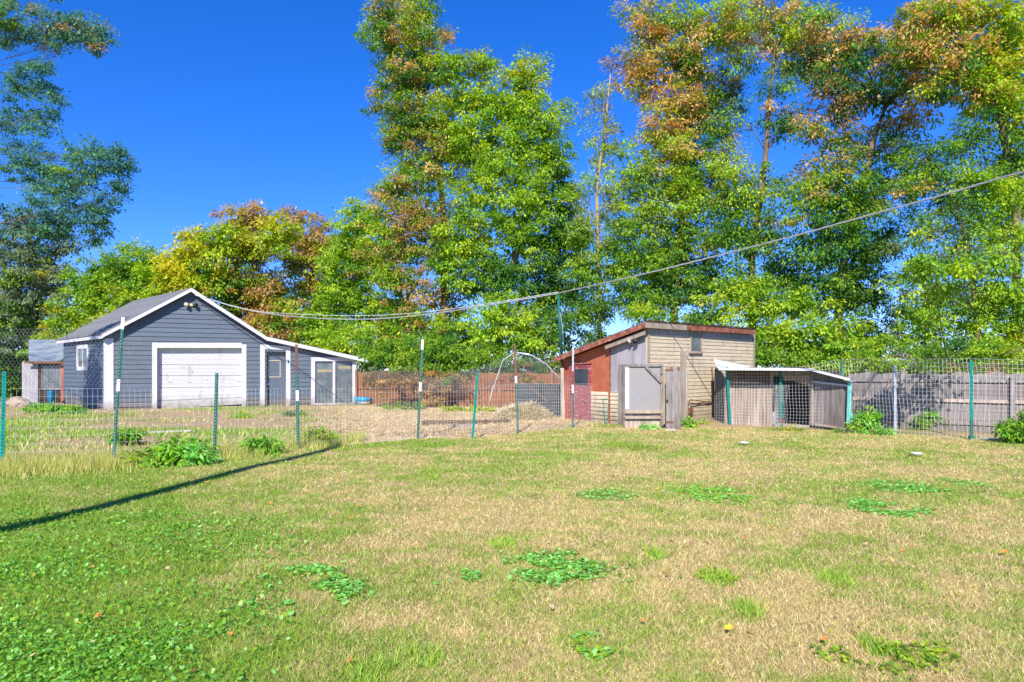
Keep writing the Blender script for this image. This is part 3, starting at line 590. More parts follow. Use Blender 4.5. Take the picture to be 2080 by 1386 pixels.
n = 1500; f = rng.random(n); s_ = rng.random(n)**3*.12; q = RA+(RC-RA)*f[:, None]+(RB-RA)*s_[:, None]*.6+n3*.02*rng.random((n, 1)); q[:, 2] += .04+.03*rng.random(n)
straws(q, .03+.05*rng.random(n), .02, pick(np.array([[.2, .09, .04], [.1, .06, .03], [.3, .18, .07]]), n), 'roof_litter', parent=sh, cat=None)
# floodlight on the shed
a = F4.uv(1291, 689, .05); fl = rbox(F4, a[0]-.08, a[0]+.08, a[1]-.03, a[1]+.04, .02, .1).build('floodlight', M['lamp'], sh)
for s in (-1, 1): MB().tube([F4.p(a[0]+.06*s, a[1]-.02, .08), F4.p(a[0]+.14*s, a[1]-.07, .2)], [.04, .075], 10).build('lamp_head', M['oldwhite'] if s > 0 else M['black'], fl, True)
# conduit on the clapboards
mb = MB(); mb.tube([F3.p(*F3.uv(x, y, .08), .08) for x, y in ((1446, 746), (1452, 806), (1450, 814), (1404, 822), (1399, 834), (1398, 848))], .018, 6); mb.build('conduit', M['rust'], sh, True)
mb = MB(); mb.tube([F3.p(*F3.uv(x, y, .1), .1) for x, y in ((1451, 813), (1440, 817), (1420, 815), (1402, 812), (1398, 820))], .014, 6); mb.build('conduit', M['rust'], sh, True)
rbox(F3, F3.uv(1396, 835)[0], F3.uv(1401, 835)[0], F3.uv(1398, 839)[1], F3.uv(1398, 829)[1], .03, .12).build('outlet_box', M['rust'], sh)

# ------------------------------------------------------------ gate of particle board in front of the shed
ga_ = G(1268, 871); Fg = Frame(ga_, (1, .04)); gt = thing('board_gate', ga_, 'framed pen gate of silvery particle board with a diagonal wooden brace', 'gate')
pbox(Fg, 1273, 745, 1342, 835, -.03, -.005).build('board_panel', M['osb'], gt); pbox(Fg, 1270, 745, 1278, 832, -.002, .012).build('white_strip', M['white'], gt)
for x0, y0, x1, y1, m_ in ((1271, 740, 1347, 744.5, 'greywood'), (1266, 833.5, 1346, 840, 'clapdark'), (1266, 846, 1344, 851, 'clapdark')): pbox(Fg, x0, y0, x1, y1, -.02, .05).build('rail', M[m_], gt)
pbox(Fg, 1342, 744.5, 1347.5, 866, -.03, .03).build('post', M['greywood'], gt); pbox(Fg, 1266, 792, 1269.5, 868, -.03, .03).build('post', M['greywood'], gt)
a, b = Fg.p(*Fg.uv(1312, 745, .03), .02), Fg.p(*Fg.uv(1343, 777, .03), .02); MB().bar(a, b, .07, .09, up=(0, 1, 0)).build('brace', M['greywood'], gt)
planks(Fg, gt, 'tanwood', Fg.uv(1267, 860)[0], Fg.uv(1345, 860)[0], -.05, Fg.uv(1300, 840)[1], .3, -.06, .02, name='kick_board')
pbox(Fg, 1347.5, 764, 1356, 862, -.1, -.04).build('post', M['yellowwood'], gt)
pl = G(1352, 874); Fp = Frame(pl, (1, .1)); pg = thing('plank_gate', pl, 'narrow weathered grey plank gate standing open right of the particle board gate', 'gate')
planks(Fp, pg, 'greywood', 0, Fp.uv(1382, 800)[0], .0, Fp.uv(1370, 746)[1], .15, .0, .03, name='plank', jit=.02)
for x, y in ((1362, 748), (1376, 748)): pbox(Fp, x, y-3, x+4, y+4, .03, .045).build('latch', M['rust'], pg)
pbox(Fp, 1354, 812, 1357, 818, .03, .06).build('knob', M['black'], pg); pbox(Fp, 1354, 872, 1372, 875, -.02, .12).build('threshold', M['concrete'], pg)
p = G(1388, 867); Fq = Frame(p, (1, .6)); mb = MB(); mb.box(Fq, -.07, .07, -.05, EYE+(752-714)/FPX*p[1], -.05, .05); mb.build('wooden_post', M['clapdark'], label='tall weathered wooden post between the plank gate and the clapboards', cat='post')
p = G(1394, 866); MB().tube([p, p+[0, 0, EYE+(752-752)/FPX*p[1]]], .026, 8).build('steel_post', M['galv'], None, True, label='blue grey steel post just right of the tall wooden post', cat='post')

for y_ in (752, 858): pbox(Fp, 1352, y_-2, 1368, y_+2, .031, .04).build('hinge', M['rust'], pg)
for x_, y_ in ((1344, 760), (1344, 846), (1268, 837), (1268, 849)): pbox(Fg, x_-1.5, y_-1.5, x_+1.5, y_+1.5, .05, .056).build('bolt', M['rust'], gt)
# ------------------------------------------------------------ lean-to coop
Ca, Cb, Cd = G(1474, 862), G(1644, 869), G(1726, 877)
F5 = Frame(Ca, (Cb-Ca)[:2]); F6 = Frame(Cb, (Cd-Cb)[:2]); cp = thing('chicken_coop', Ca, 'low grey plank coop with white edged roof and dark open front joined to the shed', 'coop')
L5 = np.linalg.norm(Cb-Ca); L6 = np.linalg.norm(Cd-Cb)
r1 = W(1459, 748, Ca[1]-.55); r2 = W(1646, 749, Cb[1]-.6); r3 = W(1731, 771, Cd[1]-.25); bk = np.array([.55, 2.2, .02])
slab([r1, r2, r2+bk, r1+bk], .05, 'greywood', 'roof_deck', cp); slab([r2, r3, r3+bk*1.1+[0, 0, .1], r2+bk], .05, 'greywood', 'roof_deck', cp)
for p_, q_, m_ in ((r1, r2, 'white'), (r2, r3, 'white')):
    MB().prism([p_+[0, -.02, .01], q_+[0, -.02, .01], q_+[0, -.02, -.06], p_+[0, -.02, -.06]], [p_+[0, 0, .01], q_+[0, 0, .01], q_+[0, 0, -.06], p_+[0, 0, -.06]]).build('roof_edge', M[m_], cp)
# loose white sheet tipped up on the roof
p1, p2, p3 = W(1450, 731, 20.6), W(1458, 749, 19.9), W(1524, 746, 20.4); MB().prism([p1, p2, p3], [q+[0, .03, .02] for q in (p1, p2, p3)]).build('tipped_sheet', M['white'], cp)
vt = r1[2]-.06; x1 = F5.uv(1569, 800)[0]
planks(F5, cp, 'tanwood', F5.uv(1484, 800)[0], x1, -.02, F5.uv(1520, 783)[1], .155, .03, name='plank')
M['brownshadewood'] = surf('brown timber and shade-darkened boards', (.07, .05, .035), (.2, .145, .1), 14, .9, (1, 1, .15), .15)
planks(F5, cp, 'brownshadewood', F5.uv(1474, 800)[0], x1, .0, vt, .2, -.02, name='shade_toned_board')  # upper boards coloured darker to carry the roof overhang's shadow
rbox(F5, F5.uv(1474, 800)[0]-.02, F5.uv(1484, 800)[0], -.02, F5.uv(1480, 780)[1], .0, .06).build('post', M['tanwood'], cp)
rbox(F5, x1-.04, x1+.02, 0, vt, .0, .06).build('post', M['clapdark'], cp); pbox(F5, 1569, 838, 1574, 868, .0, .08).build('white_board', M['white'], cp)
rbox(F5, x1, L5, -.05, .07, .02, .08).build('sill', M['white'], cp); rbox(F5, 0, x1, -.08, .0, .02, .09).build('base_board', M['clapdark'], cp)
rbox(F5, x1, L5, vt-.16, vt, -.03, .02).build('header', M['greywood'], cp)
# interior
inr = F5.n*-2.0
MB().prism([F5.p(0, 0, -2), F5.p(L5+.6, 0, -2), F5.p(L5+.6, vt, -2), F5.p(0, vt, -2)], [F5.p(0, 0, -2.04), F5.p(L5+.6, 0, -2.04), F5.p(L5+.6, vt, -2.04), F5.p(0, vt, -2.04)]).build('back_wall', M['darkshadewood'], cp)
rbox(F5, 0, x1, 0, vt, -.06, -.03).build('inner_wall', M['darkshadewood'], cp)
MB().prism([F5.p(x1-.05, 0, -2), F5.p(x1-.05, 0, -.05), F5.p(x1-.05, vt, -.05), F5.p(x1-.05, vt, -2)], [F5.p(x1-.1, 0, -2), F5.p(x1-.1, 0, -.05), F5.p(x1-.1, vt, -.05), F5.p(x1-.1, vt, -2)]).build('inner_wall', M['darkshadewood'], cp)
pbox(F5, 1574, 808, 1644, 811, -1.2, -1.1).build('perch', M['darkshadewood'], cp)
# right hand side
tp6 = lambda u: np.interp(u, [0, L6], [r2[2]-.08, r3[2]-.08])
planks(F6, cp, 'greywood', .0, L6, .0, lambda u: tp6(u), .17, -.03, name='plank')
dd = D.objects.new('side_door', None); C.objects.link(dd); dd.parent = cp
dvt = [F6.uv(1645, 776), F6.uv(1716, 784)]
planks(F6, dd, 'greywood', .08, dvt[1][0], .06, lambda u: np.interp(u, [0, dvt[1][0]], [dvt[0][1], dvt[1][1]]), .16, .01, name='plank')
def qpoly(F, pts, w0, w1, nm, m_, root): return MB().poly(F, [F.uv(x, y, w1) for x, y in pts], w0, w1).build(nm, M[m_], root)
qpoly(F6, ((1647, 777), (1724, 786), (1724, 782.5), (1647, 773)), .03, .07, 'rail', 'white', dd); qpoly(F6, ((1644, 863), (1715, 873), (1715, 870), (1644, 858)), .03, .07, 'rail', 'tanwood', dd)
qpoly(F6, ((1645, 861), (1651, 862), (1652, 776), (1647, 776)), .03, .08, 'stile', 'tanwood', dd)
qpoly(F6, ((1719, 865), (1724, 865), (1727, 780), (1722, 776)), .03, .09, 'stile', 'turq', dd)
rbox(F6, L6-.04, L6+.05, 0, tp6(L6), -.06, .03).build('post', M['greywood'], cp)
FR = Frame(Cd, (.25, 1), 1); MB().box(FR, 0, 2.6, 0, r3[2]-.1, -.04, 0).build('end_wall', M['greywood'], cp)
qpoly(F6, ((1728, 873), (1733, 866), (1731, 845), (1728, 840)), .03, .06, 'paint_strip', 'turq', cp)

# ------------------------------------------------------------ grey plank fence on the right
ga1, ga2 = G(1728, 867.5), G(2000, 879); dirn = ga2-ga1; gs = ga1-dirn*.02; Ff = Frame(gs, dirn[:2])
gf = thing('grey_plank_fence', gs, 'weathered grey wooden plank fence behind the wire mesh on the right', 'fence')
vf = 1.52; Lf = 6.6; n = 46
pm = [D.meshes.new('plank') for _ in range(5)]
for i in range(5):
    mb = MB(); F0 = Frame((0, 0), (1, 0)); h = vf+[-.03, 0, .015, -.01, .03][i]; mb.poly(F0, [(0, 0), (.138, 0), (.138, h-.02), (.12, h), (.018, h), (0, h-.02)], -.02, 0)
    pm[i].from_pydata(mb.v, [], mb.f); pm[i].materials.append(M['greywood'])
ang = math.atan2(Ff.d[1], Ff.d[0])
for i in range(int(Lf/.143)):
    o = D.objects.new('plank', pm[i*3 % 5]); C.objects.link(o); o.parent = gf; q = Ff.p(i*.143, 0, random.uniform(-.006, .006))-gs; o.location = tuple(q); o.rotation_euler = (0, random.uniform(-.006, .006), ang)
for v in (.22, .8, 1.32):
    for i in range(3): rbox(Ff, i*2.2+.02, i*2.2+2.18, v-.04, v+.045, .01, .05).build('rail', M['greywood' if v != .8 else 'tanwood'], gf)
for px in (1835, 2057): u = Ff.uv(px, 800)[0]; rbox(Ff, u-.05, u+.05, 0, 1.62 if px < 1900 else 1.45, .05, .15).build('fence_post', M['greywood'], gf)

# brown fence at the back
b1, b2 = G(722, 822), G(1150, 829.5); Fb = Frame(b1, (b2-b1)[:2]); Lb = np.linalg.norm(b2-b1)
bf = thing('brown_plank_fence', b1, 'red brown stained plank fence half covered by dry vines behind the pen', 'fence')
bm_ = []
for i in range(4):
    mb = MB(); mb.box(Frame((0, 0), (1, 0)), 0, .136, 0, 1.5+[0, .03, -.02, .01][i], -.02, 0); me = D.meshes.new('plank'); me.from_pydata(mb.v, [], mb.f); me.materials.append(M['redwood']); bm_.append(me)
ang = math.atan2(Fb.d[1], Fb.d[0])
for i in range(int(Lb/.142)):
    o = D.objects.new('plank', bm_[i*7 % 4]); C.objects.link(o); o.parent = bf; q = Fb.p(i*.142, -.03+.03*math.sin(i*.07), random.uniform(-.008, .008))-b1; o.location = tuple(q); o.rotation_euler = (0, 0, ang)
for v in (.75,):
    for i in range(4): rbox(Fb, i*Lb/4+.02, (i+1)*Lb/4-.02, v-.03, v+.02, .01, .04).build('rail', M['rust'], bf)
for i in range(5): u = .1+i*Lb/4.3; rbox(Fb, u-.05, u+.05, 0, 1.62, .03, .12).build('fence_post', M['redwood'], bf)

# ------------------------------------------------------------ wire fences
def tpost(root, x0, y0, x1, y1, bands, r=.027, Y=None, dY=0, name='t_post'):
    """steel T-post from its foot (x1,y1) to its top; bands: list of (fraction from top, material)"""
    g = G(x1, y1); g[1] += dY; t_ = W(x0, y0, g[1]); f0 = 0.
    for k_, (f1_, m_) in enumerate(bands):
        a, b = t_+(g-t_)*f0, t_+(g-t_)*f1_; nm = name if k_ == 0 else name
        if f1_ >= .99: b = b+[0, 0, -.1]
        mb = MB(); mb.bar(a, b, r*2, .006, up=(0, 1, 0)); mb.bar(a+[0, .02, 0], b+[0, .02, 0], .006, .035, up=(0, 1, 0))
        if k_ == 0: o = mb.build(name, M[m_], root)
        else: mb.build('post_section', M[m_], o)
        n_ = int(np.linalg.norm(b-a)/.055); 
        f0 = f1_
        if 'green' in m_ or 'teal' in m_:
            sb = MB()
            for i in range(n_): c = a+(b-a)*(i+.5)/n_; sb.bar(c+[0, -.004, -.007], c+[0, -.014, .007], .014)
            sb.build('studs', M['galv' if 'green' in m_ else m_], o, kind='stuff')
    return g, t_
wf = thing('wire_fence', G(605, 912), 'long see-through wire fence on green steel posts across the left of the lawn', 'fence')
tpost(wf, 9, 755, 3, 952, [(1, 'posteal')], .034)
tpost(wf, 250, 645, 229, 945, [(.08, 'postwhite'), (.42, 'postgreen'), (.50, 'postwhite'), (1, 'postgreen')], .026)
tpost(wf, 440.5, 758, 435, 930, [(1, 'postgreen')], .03)
tpost(wf, 602, 700, 605.5, 912, [(.26, 'rust'), (.44, 'postgreen'), (.54, 'postwhite'), (1, 'postgreen')], .028)
tpost(wf, 858.5, 690, 848, 892, [(.1, 'postwhite'), (.43, 'postgreen'), (.52, 'postwhite'), (1, 'postgreen')], .027)
tpost(wf, 970.5, 755, 959, 892, [(1, 'posteal')], .028)
tpost(wf, 1045.5, 699, 1052, 880, [(.36, 'rust'), (.44, 'postwhite'), (1, 'postgreen')], .027)
tpost(wf, 1164, 705, 1163, 869, [(.3, 'galv'), (.47, 'rust'), (.57, 'postwhite'), (1, 'postgreen')], .024)
# welded mesh following the post feet
foot = [FL[0]]+[G(4, 952), G(228, 945), G(435, 930), G(605, 912), G(848, 892), G(1052, 880), G(1163, 869), G(1205, 862)]
ft = np.array([[p[0], p[1]] for p in foot]); sl = np.concatenate([[0], np.cumsum(np.hypot(*np.diff(ft, axis=0).T))])
def alongf(s): return np.stack([np.interp(s, sl, ft[:, 0]), np.interp(s, sl, ft[:, 1])+.05*np.sin(s*1.3)], -1)
def welded(pathf, L, cu, cv, topf, r, name, m_, root, lean=0, low=0.02, bulge=.03):
    nu = int(L/cu); seg = []
    def pt(s, v):
        q = pathf(np.array([s]))[0]; return [q[0]+lean*v, q[1]+bulge*math.sin(s*2.1)*math.sin(v*4), v]
    for i in range(nu+1):
        s = i*cu; H_ = topf(s); nv = 4
        for j in range(nv): seg.append((pt(s, low+(H_-low)*j/nv), pt(s, low+(H_-low)*(j+1)/nv)))
    k_ = 0
    nv = int(max(topf(s) for s in np.linspace(0, L, 30))/cv)
    for j in range(nv+1):
        for i in range(nu):
            a, b = i*cu, (i+1)*cu; va, vb = topf(a)*(1-j/nv), topf(b)*(1-j/nv)
            seg.append((pt(a, max(low, va)), pt(b, max(low, vb))))
    V, F = wire_mesh(np.array(seg), r); return nplink(name, V, F, M[m_], root, kind='stuff')
def topw(s): q = alongf(np.array([s]))[0]; px = 1040+q[0]/q[1]*FPX; return EYE-(interp(px, [(-200, 790), (700, 789), (900, 784), (1200, 779)])-752)/FPX*q[1]
welded(alongf, sl[-1], .082, .13, topw, .0019, 'welded_mesh', 'wire', wf)
def chicken(mapf, nu, nv, r, name, m_, root):
    """hexagonal netting: mapf(i,j)->point for lattice coordinates"""
    i, j = np.meshgrid(np.arange(nu), np.arange(nv)); i = i.ravel(); j = j.ravel(); off = (j % 2)*.5
    P = lambda u, v: mapf(u, v)
    a = P(i+off, j+.0); b = P(i+off, j+.4); c = P(i+off+.5, j+1.0); d = P(i+off-.5, j+1.0)
    seg = np.concatenate([np.stack([a, b], 1), np.stack([b, c], 1), np.stack([b, d], 1)])
    V, F = wire_mesh(seg, r); return nplink(name, V, F, M[m_], root, kind='stuff')
Lc = sl[-2]; cu = .065; rows = 20
def mapc(u, v):
    s = np.clip(u*cu, 0, Lc); q = alongf(s); px = 1040+q[:, 0]/q[:, 1]*FPX
    top = EYE+(752-interp(px, [(-200, 655), (0, 662), (250, 678), (440, 708), (600, 702), (660, 735), (720, 752), (850, 757), (900, 768), (1000, 740), (1050, 722), (1100, 735), (1170, 770)]))/FPX*q[:, 1]
    bot = EYE-(785-752)/FPX*q[:, 1]; f = np.clip(v/rows, 0, 1); z = bot+(top-bot)*f+.03*np.sin(s*3)*f
    return np.stack([q[:, 0], q[:, 1]+.15*f*np.sin(s*1.7), z], 1)
chicken(mapc, int(Lc/cu), rows, .0014, 'chicken_wire', 'wiredark', wf)
# ties of netting on the fence
# hooped netting tunnel behind it
ht = thing('netting_tunnel', G(1050, 845), 'arched pen of wire netting over white plastic hoops in front of the brown fence', 'netting')
MB().tube([W(992, 826, 25), W(1000, 795, 25), W(1011, 762, 25), W(1022, 732, 24.6), W(1046, 716, 24), W(1075, 720, 23.5)], .026, 8).build('hoop', M['oldwhite'], ht, True)
MB().tube([W(1046, 716, 22.5), W(1080, 722, 22.5), W(1110, 740, 22.5), (W(1128, 760, 22.5)), W(1141, 776, 22.5)], .02, 8).build('hoop', M['galv'], ht, True)
def mapt(u, v):
    f = u/95.; g_ = v/28.; px = 850+300*f; y0 = interp(px, [(850, 800), (1150, 800)]); y1 = interp(px, [(850, 770), (900, 766), (960, 750), (1000, 735), (1046, 714), (1090, 728), (1120, 750), (1150, 778)])
    py = y0+(y1-y0)*g_; Yv = 22+1.6*f+1.5*g_; return np.stack([(px-1040)/FPX*Yv, Yv, EYE+(HOR-py)/FPX*Yv], 1)
chicken(mapt, 95, 28, .0013, 'netting', 'wiredark', ht)
Fm = Frame(W(1050, 800, 22.6), (1, 0)); 
def pathm(s): return np.stack([W(1050, 0, 22.6)[0]+s, np.full_like(s, 22.6)], -1)
welded(pathm, 1.55, .06, .1, lambda s: EYE-(779-752)/FPX*22.6, .003, 'welded_mesh', 'wire', ht)
MB().box(Frame(W(1048, 800, 23.4), (1, 0)), 0, W(1141, 800, 23.4)[0]-W(1048, 800, 23.4)[0], .1, EYE-(781-752)/FPX*23.4, -.03, 0).build('dark_panel', M['black'], ht)
MB().bar(W(1075, 785, 22.8), W(1112, 815, 22.8), .05).build('stake', M['rust'], ht)
def pathn(s): return np.stack([W(724, 0, 27)[0]+s, np.full_like(s, 27)], -1)
welded(pathn, 6.2, .1, .12, lambda s: EYE-(784-752)/FPX*27, .0016, 'back_mesh', 'wiredark', ht, lean=-.12)
# tall support pole for the cables
pg_ = G(1144, 852); pt_ = W(1134, 597, pg_[1]); sp = thing('cable_support_pole', pg_, 'tall thin green and wooden pole propping up the overhead cables beside the shed', 'pole')
mid = W(1141, 728, pg_[1]); mid2 = W(1142, 748, pg_[1])
MB().tube([pt_, mid], .05, 8).build('upper_pole', M['postgreen'], sp, True); MB().tube([mid, mid2], .045, 8).build('middle_pole', M['rust'], sp, True); MB().bar(mid2, pg_+[0, 0, -.1], .11).build('wooden_post', M['tanwood'], sp)
MB().tube([W(1136, 625, pg_[1]), W(1142, 660, pg_[1]-.1), W(1146, 715, pg_[1]-.05)], .012, 5).build('cord', M['wiredark'], sp, True)
# right hand wire fence
rw = thing('wire_mesh_fence', G(1709, 873), 'tall square wire mesh fence on teal posts in front of the coop and grey fence', 'fence')
tpost(rw, 1477, 745, 1484, 864, [(1, 'posteal')], .034); tpost(rw, 1585, 744, 1588, 868, [(.84, 'posteal'), (1, 'rust')], .036)
tpost(rw, 1709, 735, 1712, 874, [(1, 'postgreen')], .033); tpost(rw, 1818, 742, 1819, 883, [(1, 'galv')], .033); tpost(rw, 1973, 735, 1973, 893, [(.75, 'posteal'), (1, 'postgreen')], .038)
for px, py in ((1713, 872), (1973, 892)): c = G(px, py); MB().box(Frame(c, (1, 0)), -.06, .06, 0, .07, -.03, .05).build('post_foot', M['posteal'], rw)
f2 = np.array([G(x, y)[:2] for x, y in ((1452, 860), (1484, 864), (1588, 868), (1712, 874), (1819, 883), (1973, 893), (2120, 898))]); s2 = np.concatenate([[0], np.cumsum(np.hypot(*np.diff(f2, axis=0).T))])
def along2(s): return np.stack([np.interp(s, s2, f2[:, 0]), np.interp(s, s2, f2[:, 1])], -1)
def top2(s): q = along2(np.array([s]))[0]; px = 1040+q[0]/q[1]*FPX; return EYE+(752-interp(px, [(1452, 757), (1480, 747), (1588, 746), (1640, 744), (1700, 731), (1760, 729), (2000, 729), (2100, 733)]))/FPX*q[1]
welded(along2, s2[-1], .085, .095, top2, .0025, 'welded_mesh', 'wire', rw, bulge=.06)
M['greenwire'].node_tree.nodes['Principled BSDF'].inputs['Roughness'].default_value = .5
def path3(s): return np.stack([np.interp(s, s2, f2[:, 0])[...]+W(1575, 0, 19)[0]-f2[0, 0]+0*s, np.interp(s, s2, f2[:, 1])*0+19.05+.05*np.sin(s*3)], -1)
welded(path3, .95, .06, .07, lambda s: EYE+(752-783)/FPX*19, .0022, 'inner_mesh', 'wire', rw, bulge=.1)
def path4(s): q = along2(s+s2[4]-.15); q = q.copy(); q[:, 1] += .12; return q
0 and welded(path4, 1.3, .062, .072, lambda s: top2(s+s2[4])-.35, .0026, 'inner_mesh', 'wire', rw)

# overhead cables
def catenary(pts, n=14):
    out = []
    P = [np.array(p) for p in pts]
    for i in range(len(P)-1):
        p0 = P[max(i-1, 0)]; p1 = P[i]; p2 = P[i+1]; p3 = P[min(i+2, len(P)-1)]
        for k in range(n):
            t = k/n; out.append(.5*((2*p1)+(-p0+p2)*t+(2*p0-5*p1+4*p2-p3)*t*t+(-p0+3*p1-3*p2+p3)*t**3))
    out.append(P[-1]); return out
cA = F1.p(*F1.uv(396, 600, .3), .35); pk = pg_[1]
c1 = catenary([cA, W(520, 633, 27.8), W(640, 646.5, 26.5), W(760, 648, 25.4), W(880, 637, 24.2), W(1010, 617, 22.6), pt_+[0, 0, .02]])
c2 = catenary([pt_+[0, 0, .02], W(1290, 561, 18.8), W(1440, 524, 17.2), W(1600, 483, 15.6), W(1760, 439, 14.2), W(1920, 395, 12.9), W(2080, 349, 11.7), W(2500, 240, 9)])
def twisted(pts, r, k, off, ph):
    return [np.array(p)+[off*math.cos(ph+i*k)*.5, 0, off*math.sin(ph+i*k)] for i, p in enumerate(pts)]
mb = MB(); al = c1[:-1]+c2
for ph in (0, 2.1, 4.2): mb.tube(twisted(al, .012, .8, .012, ph), .0095, 5)
mb.build('overhead_cable', M['cable'], None, True, label='thick twisted overhead cable sagging from the garage peak over the support pole', cat='cable')
mb = MB(); up = catenary([cA+[0, 0, .02], W(500, 629, 27.8), W(620, 639, 26.5), W(760, 641, 25.4), W(880, 632, 24.2), W(1010, 614, 22.6), pt_+[0, 0, .06]])
mb.tube(up, .007, 5); mb.build('overhead_wire', M['wire'], None, True, label='thin pale wire running just above the thick cable from the garage to the pole', cat='cable')
# utility pole left of the picture: its shadow lies on the lawn
tip = G(694, 905); hp = 6.8; sd = np.array([dx, dy, 0]); base = tip-sd*hp/math.tan(R(SUN_EL)); up_ = thing('utility_pole', base, 'round wooden utility pole left of the lawn whose long shadow crosses the grass', 'pole')
MB().tube([base-[0, 0, .2], base+[0, 0, hp*.6], base+[0, 0, hp]], [.15, .13, .11], 12).build('pole', M['bark'], up_, True)

# timber, boards, plates on the ground
mb = MB(); mb.bar(G(856, 864)+[0, 0, .06], G(1036, 861.5)+[0, 0, .07], .06, .14); mb.build('timber_edging', M['brownshadewood'], label='long brown timber lying across the straw behind the wire fence', cat='timber')
mb = MB(); mb.bar(G(908, 872)+[0, 0, .05], G(962, 869)+[0, 0, .06], .06, .12); mb.build('timber_offcut', M['tanwood'], label='short timber lying in front of the long brown timber', cat='timber')
mb = MB(); mb.bar(G(297, 881)+[0, 0, .03], G(388, 878)+[0, 0, .04], .16, .04); mb.build('pale_board', M['concrete'], label='pale board lying flat in the weeds in front of the garage', cat='board')
for px, py, s, lb, tl in ((1512, 904.5, .105, 'round white disc lying flat on the lawn nearer the coop', 0.02), (1860, 927, .11, 'white paper plate lying on the lawn at the right, slightly crumpled', .12)):
    c = G(px, py); mb = MB(); ring = []
    for rr, zz in ((0, .025), (s*.72, .022), (s*.8, .035), (s, .045), (s*1.0, .038), (s*.78, .012), (0, .010)): ring.append((rr, zz))
    n_ = 24; vs = [c+[r_*math.cos(2*math.pi*k/n_), r_*math.sin(2*math.pi*k/n_), z_+tl*r_*math.sin(2*math.pi*k/n_*2+1)*.5+.02] for r_, z_ in ring[1:-1] for k in range(n_)]
    fs = [(i*n_+k, i*n_+(k+1) % n_, (i+1)*n_+(k+1) % n_, (i+1)*n_+k) for i in range(len(ring)-3) for k in range(n_)]+[tuple(range(n_)), tuple(range((len(ring)-3)*n_, (len(ring)-2)*n_))[::-1]]
    mb.add(vs, fs); mb.build('white_disc' if px < 1600 else 'paper_plate', M['plate'], None, label=lb, cat='disc' if px < 1600 else 'plate')
# stepping slab by the right fence foot, green plant frame, hay
mb = MB(); mb.box(Frame(G(1992, 894), (1, 0)), 0, .38, 0, .04, -.1, .1); mb.build('concrete_slab', M['concrete'], label='small pale slab at the foot of the mesh fence beside the right hand bush', cat='slab')
c = G(1229, 862); pf = thing('plant_cage', c, 'thin green wire plant cage against the beige boards', 'plant cage')
mb = MB(); h = .75
for k in range(3): t_ = k*2.1; mb.tube([c+[.02*math.cos(t_), .02*math.sin(t_), 0], c+[.12*math.cos(t_), .12*math.sin(t_), h]], .007, 4)
mb.build('leg', M['posteal'], pf)
for z_, r_ in ((.35, .065), (.74, .12)): MB().tube([c+[r_*math.cos(k*.524), r_*math.sin(k*.524), z_] for k in range(13)], .006, 4).build('ring', M['posteal'], pf)
n = 16000; q = rng.random(n); ang_ = rng.random(n)*6.28; rr = np.sqrt(rng.random(n)); hc = G(1057, 852)
px_ = rr*np.cos(ang_); py_ = rr*np.sin(ang_); hz = .46*np.clip(1-rr**1.6, 0, 1)*(.6+.8*fbm(px_*3+4, py_*3+4, 2)); pos = np.stack([hc[0]+px_*.95+.1, hc[1]+.3+py_*.8, hz+.02*rng.random(n)], 1)
straws(pos, .12+.2*rng.random(n), .014, pick(np.array([[.7, .62, .42], [.8, .72, .5], [.58, .5, .34]]), n), 'hay_pile', label='low heap of pale dry hay on the dirt by the netting', flat=.5, cat='hay')

# ------------------------------------------------------------ trees
tree('elm_tree', 'feathery dark blue green tree reaching in from the left edge with hanging sprays', 'tree', 40,
     [(-210, 850, .35), (-190, 600, .3), (-160, 380, .26), (-120, 150, .2), (-80, 20, .12)],
     [(40, 40, 130, 45, 'BG4 G2 GG1', 0, .7), (150, 60, 80, 38, 'BG4 GG1 B.4', 0, .75), (205, 85, 34, 26, 'BG3 B1', 0, .6), (50, 170, 75, 50, 'BG', 0, .45), (20, 240, 60, 45, 'BG', 0, .5), (90, 235, 40, 22, 'BG', 0, .45),
      (60, 330, 100, 55, 'BG', 0, .45), (165, 330, 75, 55, 'BG4 G1', 0, .55), (225, 330, 40, 45, 'BG', 0, .45), (248, 308, 20, 10, 'BG', 0, .8), (262, 335, 14, 9, 'BG', 0, .9), (243, 372, 20, 13, 'BG', 0, .8), (232, 405, 16, 14, 'BG', 0, .7), (212, 445, 14, 16, 'BG', 0, .7), (190, 478, 16, 18, 'BG', 0, .6), (150, 490, 40, 24, 'BG GG1', 0, .5), (125, 205, 24, 12, 'BG', 0, .7), (95, 130, 30, 16, 'BG', 0, .6), (-150, 430, 60, 60, 'G1 BG1', -18), (-100, 340, 45, 45, 'G1 BG1', -18), (-190, 500, 60, 60, 'G1 BG1', -18), (-130, 520, 50, 40, 'G1 BG1', -18), (130, 420, 110, 60, 'BG', 0, .5), (190, 420, 30, 60, 'BG', 0, .35), (60, 470, 90, 60, 'GG2 BG2', 0, .8),
      (30, 560, 80, 85, 'GG3 G1', 0, 1.3), (100, 560, 50, 60, 'GG3 YG.5', 0, .8), (20, 650, 70, 70, 'GG2 G2', 0, 1.3), (70, 640, 30, 35, 'YG1 G1', 1)], L=.18, dens=.8, clump=.48, per=44, limbs=9)
tree('maple_tree', 'rounded mid green tree with yellowing lower leaves directly behind the garage roof', 'tree', 38,
     [(250, 800, .3), (250, 600, .22)], [(300, 545, 62, 58, 'G4 LG1', 1), (235, 560, 60, 55, 'G4 LG1'), (190, 590, 62, 60, 'G3 LG1'), (330, 600, 60, 60, 'LG3 G2'), (250, 640, 85, 60, 'LG2 YG2 G1', -1), (150, 660, 55, 60, 'LG2 YG1 G1'), (120, 690, 40, 50, 'LG1 YG1'), (350, 660, 60, 70, 'LG2 YG1 G2')], L=.19)
